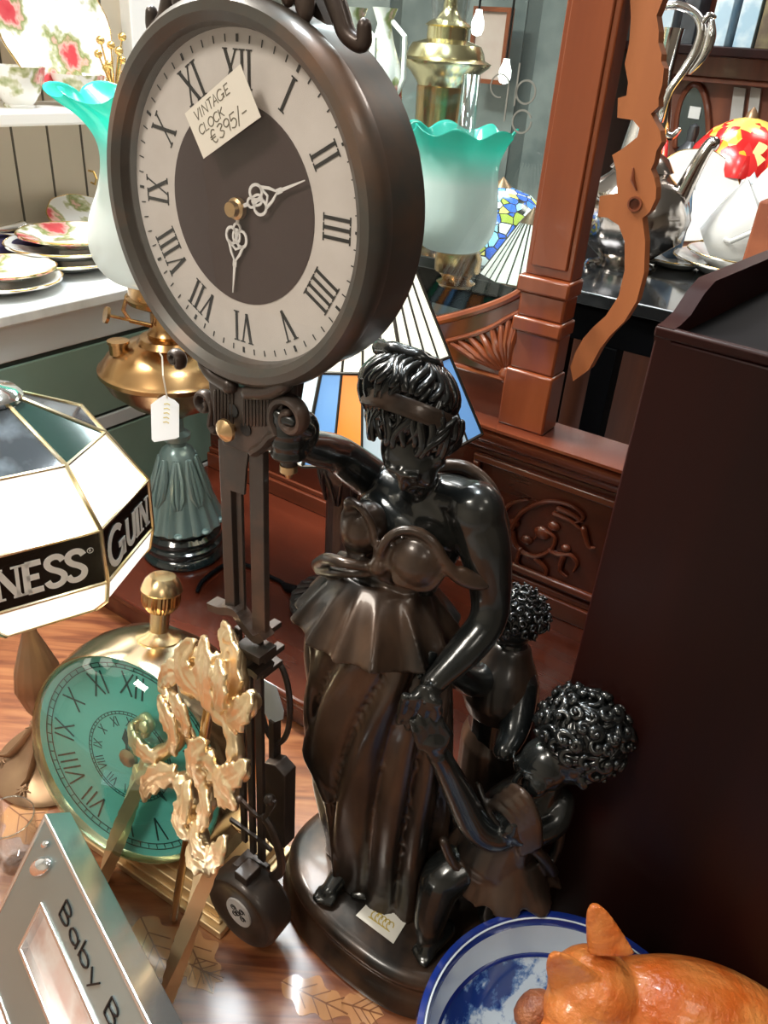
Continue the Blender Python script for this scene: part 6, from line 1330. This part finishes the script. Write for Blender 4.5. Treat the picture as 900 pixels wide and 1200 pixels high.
# tall brass lamp behind it
Y3 = 1.88; b3 = A(498, 330, Y3); b3.z = CT; m3_ = MPP(A(495, 80, Y3)); o3 = root('brass_lamp', 'tall polished brass oil lamp with stepped cap standing behind the green shade', 'oil lamp', b3)
def z3(py): return A(495, py, Y3).z-CT
b = B(); b.lathe([(1e-4, 0), (34*m3_, 0), (34*m3_, .01), (16*m3_, .03), (14*m3_, z3(150)), (30*m3_, z3(146)), (31*m3_, z3(100)), (24*m3_, z3(98))], b3, EZ, 48); obj('column', b, M_brasso, o3)
b = B(); b.lathe([(30*m3_, z3(100)), (32*m3_, z3(95)), (40*m3_, z3(84)), (52*m3_, z3(74)), (54*m3_, z3(70)), (46*m3_, z3(66)), (44*m3_, z3(58)), (40*m3_, z3(50)), (24*m3_, z3(44)), (24*m3_, z3(30)), (27*m3_, z3(28)), (24*m3_, z3(25)), (14*m3_, z3(18)), (8*m3_, z3(8)), (8*m3_, z3(4)), (6*m3_, z3(-10)), (1e-4, z3(-14))], b3, EZ, 56); obj('font', b, P('lemon_brass', (.82, .70, .40), .2, 1.), o3, label='stepped lemon brass font and cap')
b = B(); b.lathe([(20*m3_, z3(25)), (22*m3_, z3(0)), (18*m3_, z3(-60)), (17*m3_, z3(-60)), (21*m3_, z3(0)), (19*m3_, z3(25))], b3, EZ, 32, cap=False); obj('chimney', b, M_clear, o3, smooth=180)
# blue leaded shade
Y4 = 1.80; c4 = A(578, 300, Y4); m4_ = MPP(c4); b4 = Vector((c4.x, c4.y, CT)); o4 = root('leaded_lamp', 'blue flowered leaded glass lamp standing behind the glass pane', 'lamp', b4)
mm, t, bs = nt('blue_leaded_glass'); bs.inputs['Roughness'].default_value = .15
tc = t.nodes.new('ShaderNodeTexCoord'); v = t.nodes.new('ShaderNodeTexVoronoi'); v.inputs['Scale'].default_value = 46; lk(t, tc.outputs['Object'], v.inputs['Vector']); sp2 = t.nodes.new('ShaderNodeSeparateColor'); lk(t, v.outputs['Color'], sp2.inputs[0])
r = t.nodes.new('ShaderNodeValToRGB'); r.color_ramp.interpolation = 'CONSTANT'; e = r.color_ramp.elements; e[0].position = 0; e[0].color = (.04, .12, .55, 1); e[1].position = .24; e[1].color = (.28, .62, .85, 1)
for p__, c__ in ((.42, (.30, .38, .06, 1)), (.56, (.75, .85, .85, 1)), (.8, (.06, .22, .70, 1)), (.92, (.65, .6, .15, 1))): q = e.new(p__); q.color = c__
lk(t, sp2.outputs[1], r.inputs['Fac']); v2 = t.nodes.new('ShaderNodeTexVoronoi'); v2.feature = 'DISTANCE_TO_EDGE'; v2.inputs['Scale'].default_value = 46; lk(t, tc.outputs['Object'], v2.inputs['Vector'])
gt = t.nodes.new('ShaderNodeMath'); gt.operation = 'GREATER_THAN'; gt.inputs[1].default_value = .05; lk(t, v2.outputs['Distance'], gt.inputs[0])
mc = t.nodes.new('ShaderNodeMix'); mc.data_type = 'RGBA'; mc.inputs[6].default_value = (.02, .02, .02, 1); lk(t, gt.outputs[0], mc.inputs[0]); lk(t, r.outputs['Color'], mc.inputs[7]); lk(t, mc.outputs[2], bs.inputs['Base Color']); lk(t, mc.outputs[2], bs.inputs['Emission Color']); bs.inputs['Emission Strength'].default_value = .5
z4 = lambda py: A(578, py, Y4).z
zt4, zb4 = z4(218), max(z4(322), CT+.024); h4_ = zt4-zb4; R4 = 68*m4_
b = B(); b.lathe([(R4*.96, zb4-.02), (R4, zb4), (R4*.97, zb4+h4_*.25), (R4*.82, zb4+h4_*.6), (R4*.5, zb4+h4_*.88), (R4*.15, zt4), (R4*.14, zt4-.004), (R4*.48, zb4+h4_*.85), (R4*.79, zb4+h4_*.58), (R4*.94, zb4+h4_*.24), (R4*.965, zb4)], Vector((c4.x, c4.y, 0)), EZ, 56, cap=False); obj('dome_shade', b, mm, o4, smooth=60)
b = B(); b.lathe([(1e-4, CT), (.05, CT), (.04, CT+.01), (.01, CT+.02), (.01, zt4-.002), (R4*.16, zt4), (.008, zt4+.012), (1e-4, zt4+.02)], Vector((c4.x, c4.y, 0)), EZ, 32); obj('stand', b, M_brz, o4)
# white shade at the post
Y5 = 1.58; c5 = A(616, 310, Y5); m5_ = MPP(c5); b5 = Vector((c5.x, c5.y, CT)); o5 = root('shade_lamp', 'lit white panelled lamp shade standing behind the glass pane beside the post', 'lamp', b5)
z5 = lambda py: A(628, py, Y5).z
b = B(); za5, zb5 = z5(262), max(CT+.012, z5(342)); b.lathe([(52*m5_, zb5), (14*m5_, za5), (12.5*m5_, za5), (50*m5_, zb5)], Vector((c5.x, c5.y, 0)), EZ, 8, cap=False); ws = obj('white_shade', b, lit('lit_white_panels', (.95, .93, .86), .8), o5, smooth=0)
b = B()
for k in range(24):
    a = 2*PI*k/24; rr = math.cos(PI/8)/math.cos((a % (PI/4))-PI/8); b.tube([Vector((c5.x+math.cos(a)*52*m5_*rr, c5.y+math.sin(a)*52*m5_*rr, zb5)), Vector((c5.x+math.cos(a)*14*m5_*rr, c5.y+math.sin(a)*14*m5_*rr, za5))], .0016, 6)
obj('leading', b, P('dark_came', (.06, .055, .045), .4, .6), ws)
b = B(); b.lathe([(1e-4, CT), (.05, CT), (.05, CT+.004), (.008, CT+.006), (.008, za5), (14*m5_, za5+.001), (.008, za5+.02), (1e-4, za5+.03)], Vector((c5.x, c5.y, 0)), EZ, 28); obj('stand', b, M_brz, o5)
# pale china behind the clock case
for (px, py, Y, sc__, lb) in ((405, 130, 1.62, 1.0, 'white china jug behind the glass pane next to the clock rim'), (436, 128, 1.80, 1.0, 'slender white china vase behind the glass pane left of the brass lamp')):
    c = A(px, py+150, Y); c.z = CT; hh = A(px, 8, Y).z-CT; mp_ = MPP(A(px, 40, Y)); o = root('china_jug', lb, 'jug', c, group='white china behind the glass pane')
    b = B(); b.lathe([(1e-4, 0), (24*mp_, 0), (25*mp_, .012), (12*mp_, .04), (8*mp_, hh*.22), (9*mp_, hh*.36), (20*mp_, hh*.5), (27*mp_, hh*.64), (25*mp_, hh*.76), (13*mp_, hh*.87), (8*mp_, hh*.94), (15*mp_, hh), (12*mp_, hh), (1e-4, hh*.9)], c, EZ, 36); obj('body', b, M_rose, o)
    b = B(); b.tube([c+E1*12*mp_+EZ*hh*.95, c+E1*30*mp_+EZ*hh*.9, c+E1*32*mp_+EZ*hh*.74, c+E1*22*mp_+EZ*hh*.66], 3*mp_, 8); obj('handle', b, M_china, o)
# cabinet and picture far behind the pane
b = B(); p_ = A(560, 160, 2.9); s_, d_ = (p_-FO).dot(E1), (p_-FO).dot(E2); wc_ = root('wall_cabinet', 'dim grey green display cabinet far behind the glass pane', 'cabinet', SD(s_, d_+.1, ZF))
M_gc = P('grey_green_cabinet', (.06, .072, .07), .5); M_gi = P('cabinet_glazing', (.10, .12, .12), .15, coat=.4, col2=(.24, .26, .25), nscale=5)
fbox(b, s_-.62, s_+.42, d_, d_+.3, ZF, 1.15); obj('body', b, M_gc, wc_, bevel=.004)
for i in range(4):
    b = B(); fbox(b, s_-.58+.25*i, s_-.38+.25*i, d_-.006, d_, .35, 1.08); obj('glazed_door', b, M_gi, wc_, smooth=0)
p_ = A(548, 40, 2.6); s_, d_ = (p_-FO).dot(E1), (p_-FO).dot(E2)
for (px0, px1, py0, py1, c1, lb) in ((520, 556, 8, 92, (.45, .32, .27), 'pinkish framed picture on the cabinet behind the brass lamp'),):
    a0 = onP(px0, 50, d_)[0]; a1 = onP(px1, 50, d_)[0]; zt_, zb_ = onP(540, py0, d_)[1], onP(540, py1, d_)[1]
    o = root('framed_picture', lb, 'picture', SD((a0+a1)/2, d_+.19, zb_)); b = B(); fbox(b, a0, a1, d_+.18, d_+.19, zb_, zt_); obj('print', b, P('pink_print', c1, .5, col2=(.55, .45, .4), nscale=8), o, smooth=0)
    b = B(); fbox(b, a0-.012, a0, d_+.17, d_+.195, zb_-.012, zt_+.012); fbox(b, a1, a1+.012, d_+.17, d_+.195, zb_-.012, zt_+.012); fbox(b, a0, a1, d_+.17, d_+.195, zb_-.012, zb_); fbox(b, a0, a1, d_+.17, d_+.195, zt_, zt_+.012); obj('moulding', b, M_mah, o, smooth=0)

# glowing drops added far behind the pane to imitate lamp reflections on it
for (px, py, lb) in ((560, 27, 'small glowing stand-in for a lamp reflection on the glass pane, the upper one'), (592, 84, 'small glowing stand-in for a lamp reflection on the glass pane, the lower one near the etched letters')):
    c = A(px, py, 2.45); o = root('pane_glint', lb, 'glint', c, group='lamp reflections imitated behind the glass pane')
    b = B(); b.lathe([(1e-4, -.030), (.012, -.026), (.017, -.012), (.016, .004), (.009, .022), (.008, .030), (1e-4, .030)], c, EZ, 20); obj('glint', b, P('glint_glow', (1, 1, .95), .3, emis=(1, .98, .92), es=4.), o)  # added glow imitating a lamp's reflection on the pane
    b = B(); b.tube([c+EZ*.028, Vector((c.x, c.y, 1.998))], .003, 6); obj('flex', b, M_black, o)
# ================================================================ light
w = bpy.data.worlds.new('world'); SC.world = w; w.use_nodes = True
w.node_tree.nodes['Background'].inputs[0].default_value = (.9, .92, 1, 1); w.node_tree.nodes['Background'].inputs[1].default_value = .2
def area(name, loc, to, size, power, col, sy=None):
    l = bpy.data.lights.new(name, 'AREA'); l.energy = power; l.color = col; l.shape = 'RECTANGLE'; l.size = size; l.size_y = sy or size
    o = bpy.data.objects.new(name, l); COL.objects.link(o); o.location = loc
    o.rotation_euler = (Vector(to)-Vector(loc)).to_track_quat('-Z', 'Y').to_euler(); return o
area('ceiling_or_fill_lamp', (-.30, 1.55, 1.9), (-.2, 1.0, 0), .35, 26, (.9, .96, 1.0), .6)
area('ceiling_or_fill_lamp', (.0, .75, 1.95), (.0, .6, 0), .22, 10, (.82, .93, 1.0))
area('ceiling_or_fill_lamp', (-1.0, -.3, 1.9), (-.6, .2, 0), .4, 24, (1, .93, .82))
area('ceiling_or_fill_lamp', (.9, -.2, 1.9), (.7, .2, 0), .35, 3, (1, .93, .82))
area('ceiling_or_fill_lamp', (-.95, 1.35, 1.9), (-1.35, 1.2, 0), .4, 110, (1, .96, .88))
area('ceiling_or_fill_lamp', (1.3, 2.4, 1.9), (1.3, 2.4, 0), .5, 14, (1, .93, .85))
area('ceiling_or_fill_lamp', (.3, 2.7, 1.9), (.3, 2.7, 0), .5, 16, (.95, .97, 1))

def bulb(loc, e, col, r=.02):
    l = bpy.data.lights.new('lamp_bulb', 'POINT'); l.energy = e; l.color = col; l.shadow_soft_size = r
    o = bpy.data.objects.new('lamp_bulb', l); COL.objects.link(o); o.location = loc
bulb(DL+Vector((.02, 0, .42)), .5, (1, .9, .72)); bulb(GC+Vector((.02, 0, .40)), 1.0, (1, .93, .8))
area('ceiling_or_fill_lamp', (.6, -1.6, 1.9), (.4, -1.2, 0), .5, 7, (1, .93, .82))  # added fill behind the camera to brighten the metals
